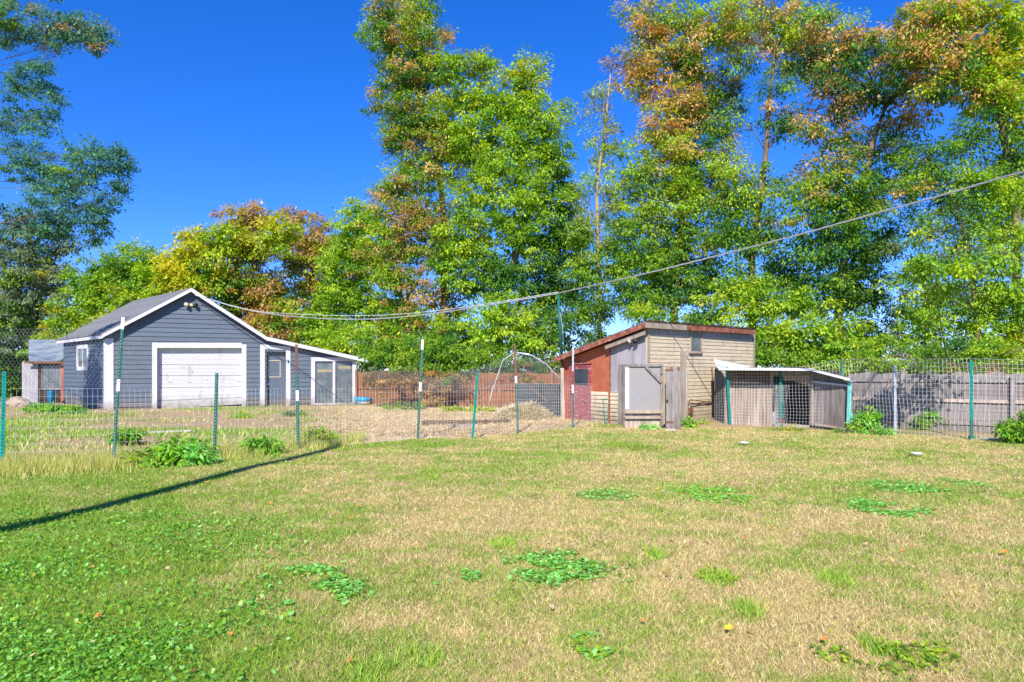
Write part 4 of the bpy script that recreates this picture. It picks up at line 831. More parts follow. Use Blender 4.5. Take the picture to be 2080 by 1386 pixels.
tree('shrub_tree', 'low lime green bushy growth between the elm and the garage', 'tree', 42, [(60, 800, .12), (65, 700, .08)], [(80, 690, 38, 50, 'LG2 YG1'), (30, 720, 45, 60, 'D2 G2'), (15, 790, 45, 45, 'D2 G1'), (70, 740, 60, 50, 'LG1 G2 YG1', 1), (115, 770, 50, 45, 'G1 D1', 3)], L=.2)
tree('yellow_tree', 'bright yellow lime autumn tree left of the brown leaved tree', 'tree', 37, [(400, 800, .25), (395, 560, .16)],
     [(355, 535, 38, 34, 'Y6', 0, 1), (395, 500, 45, 42, 'YG2 Y5'), (450, 490, 50, 45, 'YG3 LG2'), (400, 560, 60, 45, 'YG3 LG1 Y3'), (440, 580, 50, 60, 'LG2 G1 O.5'), (345, 570, 30, 30, 'Y1 YG2', 0, .7)], L=.2)
tree('brown_tree', 'rusty brown and olive leaved tree behind the right slope of the garage roof', 'tree', 38.5, [(515, 830, .28), (512, 600, .22), (508, 480, .12)],
     [(510, 445, 62, 40, 'B1.5 YG1 O1', 0, .8), (500, 500, 60, 50, 'B1.2 YG1 O1'), (560, 480, 45, 48, 'Y1 YG3 LG1', -2), (490, 570, 70, 60, 'B1 O1 G1 YG1'), (540, 600, 75, 60, 'B1.2 O1 YG1 G1'), (480, 640, 50, 50, 'YG1 O1 G2'), (560, 660, 60, 55, 'O1 G2 B1', -1)], L=.19)
tree('olive_tree', 'thin topped olive brown tree left of the tall middle trees', 'tree', 42, [(640, 830, .26), (638, 600, .2), (632, 460, .1)],
     [(610, 450, 45, 38, 'B1.2 YG1 O1', 0, .6), (660, 460, 32, 34, 'B1.5 YG1', 0, .45), (630, 500, 62, 50, 'YG2 B1.2 O1'), (625, 570, 75, 60, 'O.8 B1.2 YG1 YG1 G1'), (600, 650, 60, 60, 'B1 G2 O1'), (690, 490, 24, 30, 'YG', 0, .6)], L=.18)
tree('green_maple', 'dense bright green tree left of the tall middle trees above the lean-to roof', 'tree', 37, [(745, 830, .28), (750, 600, .2)],
     [(740, 440, 50, 40, 'LG2 G2'), (720, 500, 60, 50, 'LG3 G2'), (690, 560, 60, 60, 'LG1 G3'), (760, 530, 55, 60, 'G3 LG1 O.7'), (660, 640, 65, 60, 'G3 LG1'), (740, 620, 75, 60, 'LG2 G2'), (700, 700, 70, 50, 'LG3 YG1 G1', -2), (640, 700, 60, 40, 'G2 YG1', 0), (780, 690, 70, 50, 'LG2 G2', -2), (820, 640, 50, 70, 'G2 LG1')], L=.18)
tree('ash_tree', 'tallest middle tree with orange brown seed clusters leaning left at the top', 'tree', 35, [(905, 840, .36), (900, 640, .3), (905, 470, .25), (890, 330, .2), (850, 200, .15), (830, 90, .08)],
     [(800, 15, 67, 36, 'G2 O1 B1 LG1', 0, .7), (850, 20, 54, 42, 'G2 O1 LG1', 0, .75), (785, 60, 65, 48, 'G2 O1 D1', 0, .8), (850, 80, 76, 53, 'G2 O1 YG1', 0, .85), (905, 65, 24, 19, 'O1 B1', 0, .5), (810, 140, 65, 53, 'G2 D1 O1'), (875, 150, 65, 58, 'D2 O1 G1'),
      (800, 220, 56, 51, 'G2 O1 D1'), (870, 230, 81, 63, 'LG1 O1 D1 G1'), (820, 280, 54, 42, 'G2 D1 B.5'), (900, 300, 86, 63, 'O1 B1 G2 D1'), (850, 350, 70, 48, 'G2 O1 LG1'), (800, 390, 45, 44, 'G2 O1.1'), (850, 430, 86, 53, 'O1.6 B1 G2'), (800, 480, 65, 53, 'O1.1 G2 LG1'),
      (880, 500, 86, 63, 'G2 O1 D1 B1'), (800, 560, 65, 58, 'O1 G2 LG1', 0, .8), (860, 590, 65, 53, 'O1.1 G2 B1', 0, .6), (850, 660, 81, 53, 'G2 LG1 O1.1'), (920, 620, 43, 63, 'O1 D2', 1, .5)], L=.155, limbs=8)
tree('box_elder', 'bright yellow green lit tall tree right of the leaning middle tree', 'tree', 34, [(1010, 840, .36), (1015, 640, .3), (1060, 470, .24), (1110, 330, .16), (1090, 200, .08)],
     [(925, 130, 48, 35, 'G2 LG1 P1', 0, .8), (975, 130, 40, 33, 'LG2 P1', 0, .75), (1060, 150, 51, 40, 'LG3 YG1'), (1075, 195, 42, 35, 'LG2 YG1'), (960, 200, 66, 57, 'LG1 YG1 G1'), (1030, 230, 64, 57, 'LG3 G2'), (1110, 250, 51, 50, 'G2 LG2'), (1145, 215, 23, 21, 'G2 LG2', 0, .5),
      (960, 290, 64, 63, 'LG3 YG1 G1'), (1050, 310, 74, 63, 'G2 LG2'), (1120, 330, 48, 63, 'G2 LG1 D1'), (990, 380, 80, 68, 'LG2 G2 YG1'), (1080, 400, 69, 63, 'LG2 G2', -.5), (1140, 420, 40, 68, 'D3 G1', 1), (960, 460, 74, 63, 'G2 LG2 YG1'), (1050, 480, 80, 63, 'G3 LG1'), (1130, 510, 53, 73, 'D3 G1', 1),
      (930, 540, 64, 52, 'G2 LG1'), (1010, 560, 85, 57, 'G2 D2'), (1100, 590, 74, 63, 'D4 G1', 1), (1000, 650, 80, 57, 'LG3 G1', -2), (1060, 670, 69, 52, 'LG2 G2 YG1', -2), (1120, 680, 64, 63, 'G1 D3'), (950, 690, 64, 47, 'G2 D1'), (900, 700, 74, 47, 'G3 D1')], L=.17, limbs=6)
tree('hedge', 'low green thicket hanging over the brown plank fence', 'hedge', 31.5, [(830, 800, .06), (830, 760, .04)],
     [(795, 715, 45, 38, 'D1 G2'), (752, 728, 34, 26, 'G2 D1', 1.8), (850, 735, 55, 30, 'LG1 G2 P1', -1), (900, 720, 70, 42, 'G3 D1', -1), (980, 725, 60, 35, 'G3 D1', -1), (1060, 740, 60, 30, 'D2 G1 B1'), (1120, 750, 40, 40, 'D1 B1 G1'), (805, 750, 50, 24, 'B1 GG2', 0, .6)], L=.14, clump=.35, limbs=3)
tree('pale_ash', 'sparse pale yellow green tree with bare twigs at its top and a golden lit trunk', 'tree', 33, [(1228, 840, .2), (1216, 640, .17), (1214, 480, .15), (1212, 380, .13), (1228, 270, .1), (1240, 150, .04)],
     [(1225, 200, 32, 38, 'P3 LG1', 0, .3), (1228, 265, 40, 36, 'P1 YG1 LG1', 0, .55), (1245, 140, 30, 30, 'B1 P1', 0, .15), (1218, 330, 32, 45, 'P1 LG1', 0, .4), (1180, 400, 32, 40, 'G1 P1 LG1', 0, .6), (1240, 400, 25, 60, 'LG1 P1', 1, .6), (1190, 470, 42, 50, 'G2 LG1 P1', 0, .8), (1240, 480, 35, 60, 'G2 LG1', 1, .7), (1200, 550, 60, 50, 'G3 LG1'), (1170, 500, 40, 60, 'G2 LG1', 2), (1165, 600, 40, 50, 'D1 G2', 2), (1255, 540, 40, 50, 'G1 LG1', 1), (1210, 620, 60, 50, 'G2 D2'), (1215, 690, 40, 45, 'D2 G1')], L=.15, bark='palebark', limbs=12)
tree('seeded_ash', 'tall tree with hanging orange brown seed clusters above the shed', 'tree', 31, [(1365, 840, .3), (1370, 640, .25), (1385, 440, .2), (1400, 250, .16), (1402, 100, .1)],
     [(1300, 15, 39, 38, 'O1.6 G1', 0, .7), (1310, 70, 48, 38, 'O1.1 G1', 0, .7), (1380, 30, 69, 50, 'O1.1 G2 LG1', 0, .8), (1360, 100, 80, 50, 'O1.6 G1 YG1'), (1290, 120, 46, 42, 'O1.1 P1', 0, .6), (1310, 160, 57, 44, 'O1.6 YG1', 0, .8), (1400, 140, 55, 50, 'O1.1 D1 G1', 0, .8), (1450, 60, 71, 61, 'O1 G1 LG1', 0, .8), (1380, 210, 69, 53, 'O1.6 YG1 G1'), (1350, 260, 67, 55, 'O1.6 LG1'), (1440, 260, 60, 55, 'D2 G1 O1', 1), (1370, 310, 69, 42, 'O1.1 LG2'),
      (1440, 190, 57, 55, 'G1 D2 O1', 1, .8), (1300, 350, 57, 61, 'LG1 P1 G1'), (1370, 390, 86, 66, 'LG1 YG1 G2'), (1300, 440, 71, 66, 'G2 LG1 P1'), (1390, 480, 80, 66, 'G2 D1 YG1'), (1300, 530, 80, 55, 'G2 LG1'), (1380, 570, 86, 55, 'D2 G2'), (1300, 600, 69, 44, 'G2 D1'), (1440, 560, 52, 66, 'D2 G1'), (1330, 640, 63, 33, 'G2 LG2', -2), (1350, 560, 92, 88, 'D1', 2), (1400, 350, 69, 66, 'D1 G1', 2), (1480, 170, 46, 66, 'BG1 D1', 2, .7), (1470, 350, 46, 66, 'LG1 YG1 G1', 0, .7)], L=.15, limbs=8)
tree('open_ash', 'open crowned tree showing its pale forked trunk against blue sky right of the shed ridge', 'tree', 29, [(1530, 850, .3), (1528, 640, .26), (1527, 520, .24), (1545, 400, .2), (1556, 310, .17), (1562, 210, .15), (1573, 120, .1), (1570, 20, .05)],
     [(1520, 15, 69, 38, 'O1 LG1 YG1', 0, .7), (1600, 30, 69, 50, 'O1.1 G1 LG1', 0, .7), (1560, 80, 69, 50, 'LG1 O1 P1', 0, .45), (1640, 100, 48, 55, 'G1 BG1 O1', 0, .5), (1600, 160, 46, 50, 'BG1 G1', 0, .3), (1610, 230, 57, 42, 'BG1 O1 G1', 0, .5), (1560, 200, 34, 44, 'BG', 0, .25), (1500, 110, 34, 33, 'O1 G1', 0, .3),
      (1590, 250, 44, 33, 'D2 G1', 0, .6), (1490, 230, 39, 35, 'G1 BG1', 0, .4), (1480, 330, 44, 44, 'LG1 YG1', 0, .6), (1510, 390, 57, 44, 'LG1 G1 P1', 0, .7), (1560, 380, 55, 44, 'G1 BG1', 0, .55), (1500, 470, 69, 53, 'G2 D1'), (1570, 460, 63, 50, 'G1 D1 O.5', 0, .6), (1520, 560, 69, 50, 'G2 D2', 0, .7), (1560, 610, 80, 50, 'LG3 G1', -1), (1490, 600, 69, 44, 'LG2 G1 YG1', -1), (1560, 670, 69, 42, 'LG1 G2', -1), (1440, 640, 69, 33, 'D1 LG1', 0), (1620, 90, 69, 66, 'BG1 O1 G1', 2, .6), (1500, 60, 69, 55, 'O1 LG1 D1', 2, .7), (1600, 560, 69, 66, 'D2 G1', 2, .9), (1480, 420, 57, 77, 'D2 G1', 2, .8), (1560, 700, 92, 38, 'D2 G2', 2)], L=.15, limbs=10)
tree('dark_maple', 'dark leaved tree with a thick pale leaning trunk in the right half', 'tree', 27.5, [(1702, 860, .3), (1703, 640, .27), (1715, 520, .24), (1760, 350, .2), (1778, 270, .17), (1800, 215, .14), (1850, 160, .09), (1900, 80, .05)],
     [(1690, 40, 71, 51, 'O1 LG1 G1', 0, .6), (1720, 110, 71, 51, 'D2 O1 G1', 0, .8), (1690, 170, 57, 45, 'D2 B1', 0, .8), (1780, 90, 73, 56, 'O1.1 G1', 0, .7), (1750, 190, 71, 51, 'D2 B1', 0, .9), (1700, 220, 47, 34, 'O1 D1', 0, .6), (1820, 150, 59, 45, 'O1 D1 G1', 0, .7), (1650, 260, 47, 43, 'O1 G1 D1', 0, .6), (1710, 270, 47, 39, 'D1 B1', 0, .35), (1830, 240, 59, 39, 'O1 G1 D1', 0, .5), (1870, 200, 71, 51, 'O1 LG1', 0, .6),
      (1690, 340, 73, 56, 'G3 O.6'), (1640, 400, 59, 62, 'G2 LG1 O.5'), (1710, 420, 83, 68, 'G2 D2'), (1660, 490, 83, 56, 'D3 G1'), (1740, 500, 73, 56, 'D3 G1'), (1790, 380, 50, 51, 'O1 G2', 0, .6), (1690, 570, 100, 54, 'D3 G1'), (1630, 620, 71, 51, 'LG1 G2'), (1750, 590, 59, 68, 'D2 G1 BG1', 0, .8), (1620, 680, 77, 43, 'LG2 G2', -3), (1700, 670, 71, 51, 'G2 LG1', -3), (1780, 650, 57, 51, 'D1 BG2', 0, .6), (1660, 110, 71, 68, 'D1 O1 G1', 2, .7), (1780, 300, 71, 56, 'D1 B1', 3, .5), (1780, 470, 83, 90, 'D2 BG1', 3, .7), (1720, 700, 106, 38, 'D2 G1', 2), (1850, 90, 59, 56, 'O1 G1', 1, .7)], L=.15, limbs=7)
tree('golden_ash', 'olive gold leaved tree filling the top right corner', 'tree', 24.5, [(2062, 860, .28), (2066, 640, .25), (2065, 420, .22), (2030, 230, .18), (1960, 120, .12), (1930, 20, .07)],
     [(1880, 30, 72, 46, 'O1 LG1 G1', 0, .8), (1960, 20, 84, 51, 'O1 YG1 LG1'), (2050, 30, 84, 63, 'LG2 YG2'), (1900, 100, 66, 51, 'O1.1 G1', 0, .8), (1970, 100, 72, 57, 'O1 G1 LG1'), (2050, 120, 72, 63, 'LG2 YG1 O.5'), (1920, 160, 66, 46, 'LG1 O1 D1', 0, .8), (2000, 190, 72, 57, 'LG2 O1'), (2060, 230, 60, 63, 'LG2 YG1'), (2120, 300, 72, 91, 'G2 LG1'), (1980, 260, 58, 36, 'D2 G1', 0, .7), (2060, 330, 54, 57, 'D2 G2'), (1960, 310, 60, 34, 'D2 G1', 0, .5), (1900, 60, 96, 68, 'O1 D1 G1', 2, .6), (2020, 150, 96, 91, 'D1 G2', 2, .8), (1860, 150, 72, 46, 'D1 O1', 1, .6), (2050, 420, 60, 68, 'D1 G2', 1, .8)], L=.15)
tree('leafy_maple', 'bright green tree with sky showing through at the right edge', 'tree', 23, [(1990, 860, .16), (1985, 640, .13), (1960, 480, .1), (1930, 380, .05)],
     [(1890, 320, 66, 43, 'G2 D1', 0, .7), (1840, 380, 61, 37, 'G2 O.5', 0, .6), (1950, 370, 66, 43, 'G2 LG1', 0, .8), (2040, 400, 66, 48, 'G1 LG2'), (1900, 440, 66, 37, 'G1 BG2', 0, .5), (1980, 440, 55, 43, 'LG1 BG1 G1', 0, .6), (2060, 480, 61, 54, 'LG2 G1'), (1850, 480, 55, 41, 'LG1 P1 BG1', 0, .5), (1940, 500, 66, 43, 'BG1 G1 LG1', 0, .55), (2010, 550, 66, 51, 'LG2 G1'), (1880, 550, 68, 48, 'BG2 G1', 0, .5), (2060, 600, 66, 59, 'G2 LG1'), (1830, 590, 50, 43, 'BG1 LG1', 0, .4), (1950, 600, 66, 43, 'LG1 G1 BG1', 0, .7), (1880, 640, 66, 41, 'LG1 G1', 0, .6), (1990, 660, 68, 43, 'LG2 G1'), (1830, 680, 55, 36, 'LG1 G2', 0, .7), (1920, 690, 66, 32, 'D1 G2', 0, .8), (2060, 680, 61, 43, 'LG2 YG1'), (1850, 330, 99, 64, 'D2 G1', 4, .6), (1960, 420, 99, 75, 'D2 BG1', 4, .5), (1900, 620, 110, 54, 'D2 G1', 4, .6), (2030, 620, 77, 64, 'D1 G1', 3, .9), (2000, 710, 99, 32, 'D1 G1', 2), (1868, 545, 29, 17, 'G1 LG1', -8.3), (1915, 520, 48, 26, 'G2 LG1', -8.5), (1965, 545, 33, 21, 'G1 LG1', -8.6), (2045, 520, 48, 32, 'LG1 G1', -8.6), (1900, 590, 24, 13, 'G1', -7.6)], L=.13, clump=.42)
tree('vine_thicket', 'tangle of green vines and small shrubs spilling over the grey plank fence', 'vine', 19.6, [(1900, 850, .05), (1900, 750, .03)],
     [(1745, 735, 40, 22, 'LG1 G2', .6), (1790, 740, 38, 22, 'LG1 G1 YG1', .2), (1850, 745, 45, 20, 'G2 LG1 P1', -.4), (1900, 730, 45, 24, 'G2 D1'), (1960, 730, 50, 24, 'G2 D1 LG1'), (1960, 715, 60, 24, 'D2 G1', 1), (2020, 715, 45, 30, 'LG2 G1'), (2060, 735, 40, 32, 'LG1 YG1', -.5), (1990, 752, 45, 12, 'B1 P1 G1', -.9, .6), (1880, 712, 60, 22, 'D2 G1', 1.2), (1780, 705, 50, 24, 'G2 LG1', 1.5), (1930, 745, 26, 9, 'B1 G1', -1.1, .5), (2085, 742, 30, 16, 'LG1 G1', -1.2), (1905, 738, 40, 12, 'G2', -1.7, .5)], L=.1, clump=.25, per=40, limbs=4)
tree('shrub', 'dark green shrubs filling the gap between the shed and the grey fence behind the coop', 'shrub', 24, [(1640, 840, .05), (1640, 760, .04)],
     [(1565, 725, 45, 30, 'D1 G2'), (1620, 735, 50, 24, 'G2 D1 O.5'), (1680, 735, 50, 28, 'G2 LG1'), (1720, 725, 40, 34, 'D1 G1', .5), (1650, 712, 60, 26, 'D2 G1', 1)], L=.14, clump=.35, limbs=3)
# dead vines hanging on the brown fence
c = W(860, 800, 30); dv = thing('dead_vines', (c[0], c[1], 0), 'dry brown vines and twigs draped over the brown plank fence', 'vine')
mb = MB()
for i in range(170):
    px = rng.choice([rng.normal(800, 50), rng.normal(880, 60), rng.normal(1080, 35), rng.normal(765, 16)]); px = max(px, 742); py = rng.uniform(752, 772); Y = 29.3+rng.normal(0, .15); p = W(px, py, Y); pts = [p]
    for k in range(5): p = p+[rng.normal(0, .28), rng.normal(0, .05), -abs(rng.normal(0, .17))+.06*(k == 0)]; p[2] = max(p[2], .05); p[0] = max(p[0], W(738, 0, 29.3)[0]); pts.append(p.copy())
    mb.tube(pts, [.014, .012, .01, .008, .006, .004], 4)
mb.build('stems', M['bark'], dv, kind='stuff')
V, F, c_, _ = crown_leaves([(790, 768, 55, 14, 'B3 O1', 0, .7), (870, 772, 50, 20, 'B1.5 O1 G.5', 0, .7), (880, 800, 34, 20, 'B3 O1', 0, .4), (745, 770, 24, 12, 'B2', 0, .6), (1085, 770, 40, 16, 'B2 G1', 0, .6), (920, 765, 34, 14, 'B1 G1', 0, .6), (860, 815, 22, 10, 'B1', 0, .4), (775, 790, 14, 18, 'B', 0, .4)], 29.3, .1, 1, .25, 36)
q_ = V[:, 0].reshape(-1, 4).min(1) > W(736, 0, 29.3)[0]; F = F[q_]; nplink('dry_leaves', V, F, M['leaf'], dv, c_)

# ------------------------------------------------------------ weeds and bushes
def bush(px, py, w, h, spec, label, name='weed', L=.08, dens=.8, cat='weed', n=5, per=30, clump=.19):
    g = G(px, py); Y = g[1]; root = thing(name, g, label, cat); bl = []
    for i in range(n):
        a = (i+.5)/n-.5; bl.append((px+a*w*.9, py-h*(.35+.35*random.random()), w*.24, h*(.3+.14*random.random()), spec, random.uniform(-.15, .15)*w/80))
    V, F, c_, ce = crown_leaves(bl, Y, L, dens, clump, per); k = V[:, 2] > -.02; V[:, 2] = np.maximum(V[:, 2], .005); nplink('foliage', V, F, M['leaf'], root, c_)
    mb = MB()
    for c, r in ce:
        for _ in range(3): mb.tube([g+[random.uniform(-.05, .05), 0, 0], c+r*rng.normal(size=3)*.4], [.01, .005], 4)
    mb.build('stems', M['postgreen'] if False else M['bark'], root); return root
bush(368, 945, 92, 50, 'W4 M1', 'large bright green leafy weed at the fence foot between two green posts', L=.13, n=6)
bush(303, 950, 60, 32, 'W3 YG1', 'smaller lime weed to the left of the large leafy weed', L=.1, n=4)
bush(262, 905, 46, 40, 'W2 G2', 'green weed just behind the leaning white tipped post', L=.1, n=4)
bush(410, 930, 40, 38, 'W3 LG1', 'light green weed right beside the short dark green post', L=.1, n=3)
bush(525, 922, 64, 36, 'W3 G1', 'spreading green weed between the short green post and the rusty topped post', L=.1, n=5)
bush(650, 905, 44, 48, 'LG2 YG2', 'upright yellow green weed right of the rusty topped post', L=.08, n=4)
bush(490, 849, 44, 11, 'LG', 'flat bright green patch of weeds on the dirt in front of the white garage frame', L=.08, n=5)
bush(600, 845, 50, 12, 'G2 GG1', 'low dull green weeds on the dirt before the entry door', L=.07, n=4, dens=.7)
bush(820, 832, 80, 14, 'LG1 YG1 GG1', 'strip of grass green weeds at the base of the brown fence', L=.1, n=6)
bush(940, 836, 90, 12, 'LG1 YG1', 'second strip of low weeds nearer the white hoop', L=.1, n=6)
bush(110, 840, 110, 22, 'W3 LG1', 'low green weeds left of the garage side wall', L=.1, n=7)
bush(1318, 873, 34, 12, 'M2 G1', 'small blue green weed at the foot of the particle board gate', L=.07, n=3)
bush(1401, 868, 22, 18, 'W', 'little plant with yellowish leaves at the base of the steel post', L=.09, n=2)
bush(1427, 862, 12, 14, 'LG', 'tiny lime seedling against the lowest clapboard', L=.06, n=1)
bush(1760, 880, 50, 58, 'W3 M1 LG1', 'tall bright green bush beside the right end of the coop', 'bush', L=.08, n=6, cat='bush')
bush(1795, 884, 40, 16, 'G1 M1', 'low spreading weed at the foot of the grey steel post', L=.06, n=3)
bush(1877, 874, 42, 46, 'W2 G2', 'rounded green bush against the grey planks behind the mesh', 'bush', L=.08, n=4, cat='bush')
bush(2075, 902, 76, 66, 'W2 G2', 'big dark based green bush cut by the right edge', 'bush', L=.09, n=7, cat='bush')
bush(1720, 880, 40, 12, 'G1 GG1', 'low weeds at the foot of the dark green post by the coop', L=.06, n=3)
bush(1600, 876, 60, 8, 'G1 YG1', 'short weeds along the sill of the open coop', L=.06, n=4)
# mallow patches in the lawn
def mallow(px, py, w, h, label, n, s=.032, pal='M3 G1', fill=.6):
    n = int(n*2.2); s = s*.5; n = int(n*1.5)
    g = G(px, py); hw = w/FPX*g[1]/2; gy0 = G(px, py-h/2)[1]; gy1 = G(px, py+h/2)[1]; hd = (gy0-gy1)/2
    a = rng.random(n)*6.283; r = rng.random(n)**fill*(1+.7*rng.random(n)*(rng.random(n) < .2)); x = g[0]+hw*r*np.cos(a)*(.8+.4*rng.random(n)); y = (gy0+gy1)/2+hd*r*np.sin(a)*(.8+.4*rng.random(n))
    k = fbm(x*4+px, y*4, 2) > .42; x = x[k]; y = y[k]; n = len(x); z = ground_z(x, y)+.012+.028*rng.random(n); m = 9; t_ = np.arange(m)/m*2*math.pi
    sc = s*(.6+.8*rng.random(n)); tl = rng.normal(0, .26, (n, 2)); rot = rng.random(n)*6.28; rad = np.where(np.arange(m) % 2 == 0, 1, .86); rad[0] = .25
    X_ = x[:, None]+sc[:, None]*np.cos(t_+rot[:, None])*rad; Y_ = y[:, None]+sc[:, None]*np.sin(t_+rot[:, None])*rad; Z_ = z[:, None]+(X_-x[:, None])*tl[:, :1]+(Y_-y[:, None])*tl[:, 1:]+.15*sc[:, None]*(np.arange(m) % 2)
    V = np.stack([X_, Y_, Z_], 2).reshape(-1, 3); F = (np.arange(n)*m)[:, None]+np.arange(m)[None]; c_ = mixpal(pal, n)*(.75+.5*rng.random((n, 1)))
    return nplink('mallow_patch', V, F, M['leaf'], None, np.repeat(c_, m, 0), g, label=label, cat='weed patch', group='patches of round leaved weeds in the lawn', kind='stuff')
mallow(1130, 1160, 190, 62, 'dense round leaved weed patch, the boldest one in the middle of the dry lawn', 620)
mallow(930, 1175, 90, 30, 'thin scatter of round leaves left of the bold middle weed patch', 70)
mallow(595, 1195, 190, 80, 'broad patch of round leaves in the greener left half of the lawn', 420, .036)
mallow(700, 1205, 70, 50, 'small patch of round leaves just right of the broad left weed patch', 70, .036)
mallow(1235, 1008, 110, 22, 'narrow weed patch in the dry lawn below the red door of the shed', 170, .034)
mallow(1455, 1008, 150, 34, 'ragged bright weed patch in the lawn below the coop', 420, .036, 'M2 LG1')
mallow(1840, 992, 160, 26, 'wide thin weed patch near the right fence, upper of two', 330, .036)
mallow(1790, 1036, 110, 32, 'compact bright weed patch at the right, lower of two', 380, .036)
mallow(1905, 1043, 80, 16, 'small weed patch right of the compact one', 90, .034)
mallow(1960, 984, 80, 22, 'faint weed patch far right beneath the teal post', 110, .034)
mallow(1460, 1185, 84, 40, 'single leafy rosette of weeds in the straw coloured turf', 90, .03, 'LG2 G1')
mallow(1205, 1315, 80, 50, 'pale green rosette near the bottom of the picture', 60, .04, 'M1 LG1')
mallow(1800, 1330, 260, 80, 'loose green weeds in the bottom right turf', 200, .03, 'G1 LG2')
mallow(1300, 912, 110, 12, 'low green clump of turf in front of the plank gate', 160, .03, 'G2 LG1')
# clover-like cover, lower left
n = 110000; u = rng.random(n); y = 3.1*(9/3.1)**u; x = -y*rng.random(n)*.95+.1*y; px, py = topx(x, y); dn = np.clip((620-px-(py-1250)*.2)/260, 0, 1)*np.clip(fbm(x*1.3, y*1.3, 3)*2.6-.65, 0, 1); k = (rng.random(n) < dn*.95) & (py > 1040); x = x[k]; y = y[k]; n = len(x)
m = 6; t_ = np.arange(m)/m*2*math.pi; sc = (.005+.012*rng.random(n)**2.5); tl = rng.normal(0, .5, (n, 2)); z = ground_z(x, y)+.018+.035*rng.random(n); rot = rng.random(n)*6.3; rad = np.array([.5, 1, .95, 1, .95, 1])
X_ = x[:, None]+sc[:, None]*np.cos(t_+rot[:, None])*rad; Y_ = y[:, None]+sc[:, None]*np.sin(t_+rot[:, None])*rad; Z_ = z[:, None]+(X_-x[:, None])*tl[:, :1]+(Y_-y[:, None])*tl[:, 1:]
nplink('ground_cover', np.stack([X_, Y_, Z_], 2).reshape(-1, 3), (np.arange(n)*m)[:, None]+np.arange(m)[None], M['leaf'], None, np.repeat(mixpal('M1 W3 G1', n)*(.8+.4*rng.random((n, 1))), m, 0), label='clover like broad leaves covering the lower left of the lawn', cat='ground cover', kind='stuff')
# small tufts of brighter grass in the turf
for px, py, w, h in ((1455, 1185, 70, 24), (1780, 1320, 60, 30), (860, 1340, 80, 30), (1020, 1110, 60, 16), (1520, 1245, 60, 26), (760, 1375, 90, 24), (1700, 1180, 60, 20), (1330, 1130, 40, 14)):
    g = G(px, py); n = 260; a = rng.random(n)*6.28; r = rng.random(n)**.5; x = g[0]+np.cos(a)*r*w/2/FPX*g[1]; y = g[1]+np.sin(a)*r*.16
    blades(x, y, .04+.05*rng.random(n), np.full(n, .007), pick(GREENS*1.15, n), 1.2, 'grass_tuft', 'small tuft of brighter green grass standing up from the dry turf', 'grass')
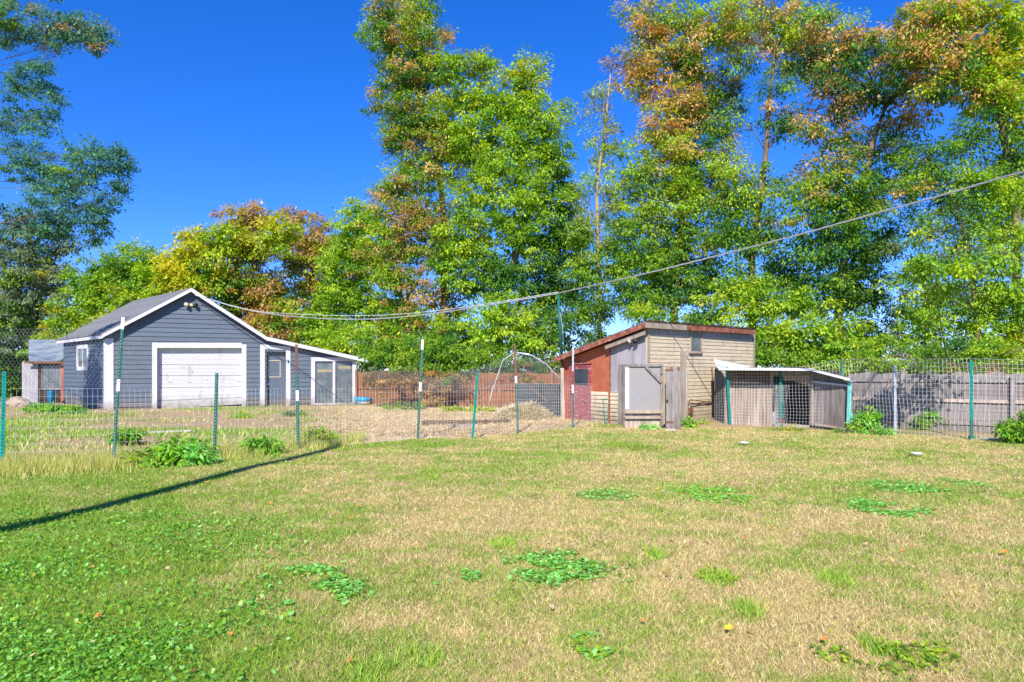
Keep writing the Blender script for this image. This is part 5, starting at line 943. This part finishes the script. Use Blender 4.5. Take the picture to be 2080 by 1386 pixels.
# fallen leaves
LV = {}
for nm, cc in (('yellow', (.75, .5, .03)), ('orange', (.62, .24, .05)), ('tan', (.62, .42, .24)), ('brown', (.25, .1, .04))):
    pts = [(0, -.5), (.28, -.3), (.5, -.1), (.3, .1), (.34, .4), (.1, .3), (0, .62), (-.12, .3), (-.36, .38), (-.28, .08), (-.5, -.12), (-.24, -.3)]
    me = D.meshes.new('fallen_leaf'); vs = [(x, y, .25*abs(x)+.12*y*y) for x, y in pts]+[(0, 0, 0)]; me.from_pydata(vs, [], [(i, (i+1) % 12, 12) for i in range(12)])
    mt = surf(nm+' fallen leaf', cc, tuple(v*.8 for v in cc), 12, .7, bump=0); me.materials.append(mt); LV[nm] = me
spots = [(850, 1010, 'yellow'), (905, 1018, 'yellow'), (912, 985, 'orange'), (915, 990, 'orange'), (712, 1060, 'orange'), (728, 1034, 'orange'), (625, 1145, 'yellow'), (640, 1143, 'yellow'), (356, 1072, 'tan'), (293, 1043, 'tan'), (92, 1350, 'orange'), (64, 1347, 'tan'), (108, 1305, 'tan'), (184, 1317, 'tan'),
         (188, 1162, 'orange'), (68, 1180, 'orange'), (468, 1301, 'orange'), (460, 1031, 'yellow'), (550, 1031, 'orange'), (340, 1165, 'tan'), (110, 1086, 'yellow'), (422, 985, 'orange'), (395, 1378, 'brown'), (200, 1263, 'orange'), (160, 1278, 'yellow'), (709, 1358, 'orange'), (1355, 1180, 'orange'), (1208, 1190, 'orange'), (1365, 1110, 'yellow'),
         (1480, 1290, 'yellow'), (1523, 1302, 'yellow'), (1702, 1262, 'orange'), (1675, 1312, 'orange'), (1832, 1128, 'orange'), (1735, 1052, 'orange'), (1965, 1062, 'orange'), (1955, 1148, 'yellow'), (2040, 1130, 'orange'), (1995, 1079, 'tan'), (1594, 1015, 'brown'), (1632, 951, 'brown'), (1760, 1114, 'tan'), (1510, 1100, 'orange'), (1690, 956, 'yellow'), (1800, 908, 'yellow'),
         (1564, 928, 'yellow'), (1565, 1080, 'orange'), (1335, 1000, 'yellow'), (1305, 1274, 'orange'), (1005, 1232, 'yellow'), (732, 1015, 'tan'), (1205, 936, 'brown'), (1480, 935, 'brown'), (300, 1200, 'tan'), (1120, 1245, 'tan'), (1755, 970, 'orange'), (1875, 1010, 'tan'), (1615, 1005, 'orange'), (1445, 1060, 'tan'), (1160, 1085, 'orange')]
MARKS = [(1130, 1160, 'bold middle weed patch'), (595, 1195, 'broad left weed patch'), (1235, 1008, 'narrow weed patch below the red door'), (1455, 1008, 'ragged weed patch below the coop'), (1840, 992, 'wide thin weed patch by the right fence'), (1790, 1036, 'compact bright weed patch'),
         (1460, 1185, 'single leafy rosette'), (1205, 1315, 'pale rosette near the bottom'), (1800, 1330, 'loose weeds at bottom right'), (200, 1020, 'long pole shadow'), (500, 950, 'far end of the long shadow'), (1512, 904, 'white disc'), (1860, 927, 'paper plate'), (100, 1370, 'bottom left corner'), (2060, 1200, 'right edge of the lawn'), (30, 1150, 'left edge of the lawn'), (900, 900, 'foot of the wire fence')]
USED = set()
def leaf_label(px, py, base):
    for m_ in sorted(MARKS, key=lambda m: math.hypot(m[0]-px, (m[1]-py)*1.5)):
        dx_, dy_ = px-m_[0], py-m_[1]; d_ = math.hypot(dx_, dy_*1.5); far = 'close ' if d_ < 70 else ('' if d_ < 170 else 'well ')
        way = ('right of' if dx_ > 0 else 'left of') if abs(dx_) > abs(dy_)*1.2 else ('nearer than' if dy_ > 0 else 'beyond')
        s_ = f'{base} {far}{way} the {m_[2]}'
        if s_ not in USED and len(s_.split()) <= 16: USED.add(s_); return s_
    return base+' lying on the lawn'
for i, (px, py, cn) in enumerate(spots):
    g = G(px, py); o = D.objects.new('fallen_leaf', LV[cn]); C.objects.link(o); s = random.uniform(.028, .052)*(1+.03*g[1]); o.scale = (s, s, s); o.location = (g[0], g[1], float(ground_z(np.array([g[0]]), np.array([g[1]]))[0])+.045)
    o.rotation_euler = (random.uniform(-.5, .5), random.uniform(-.5, .5), random.uniform(0, 6.28)); tag(o, leaf_label(px, py, {'yellow': 'bright yellow', 'orange': 'orange', 'tan': 'pale tan', 'brown': 'dark brown'}[cn]+' fallen leaf'), 'leaf', cn+' fallen leaves on the lawn')
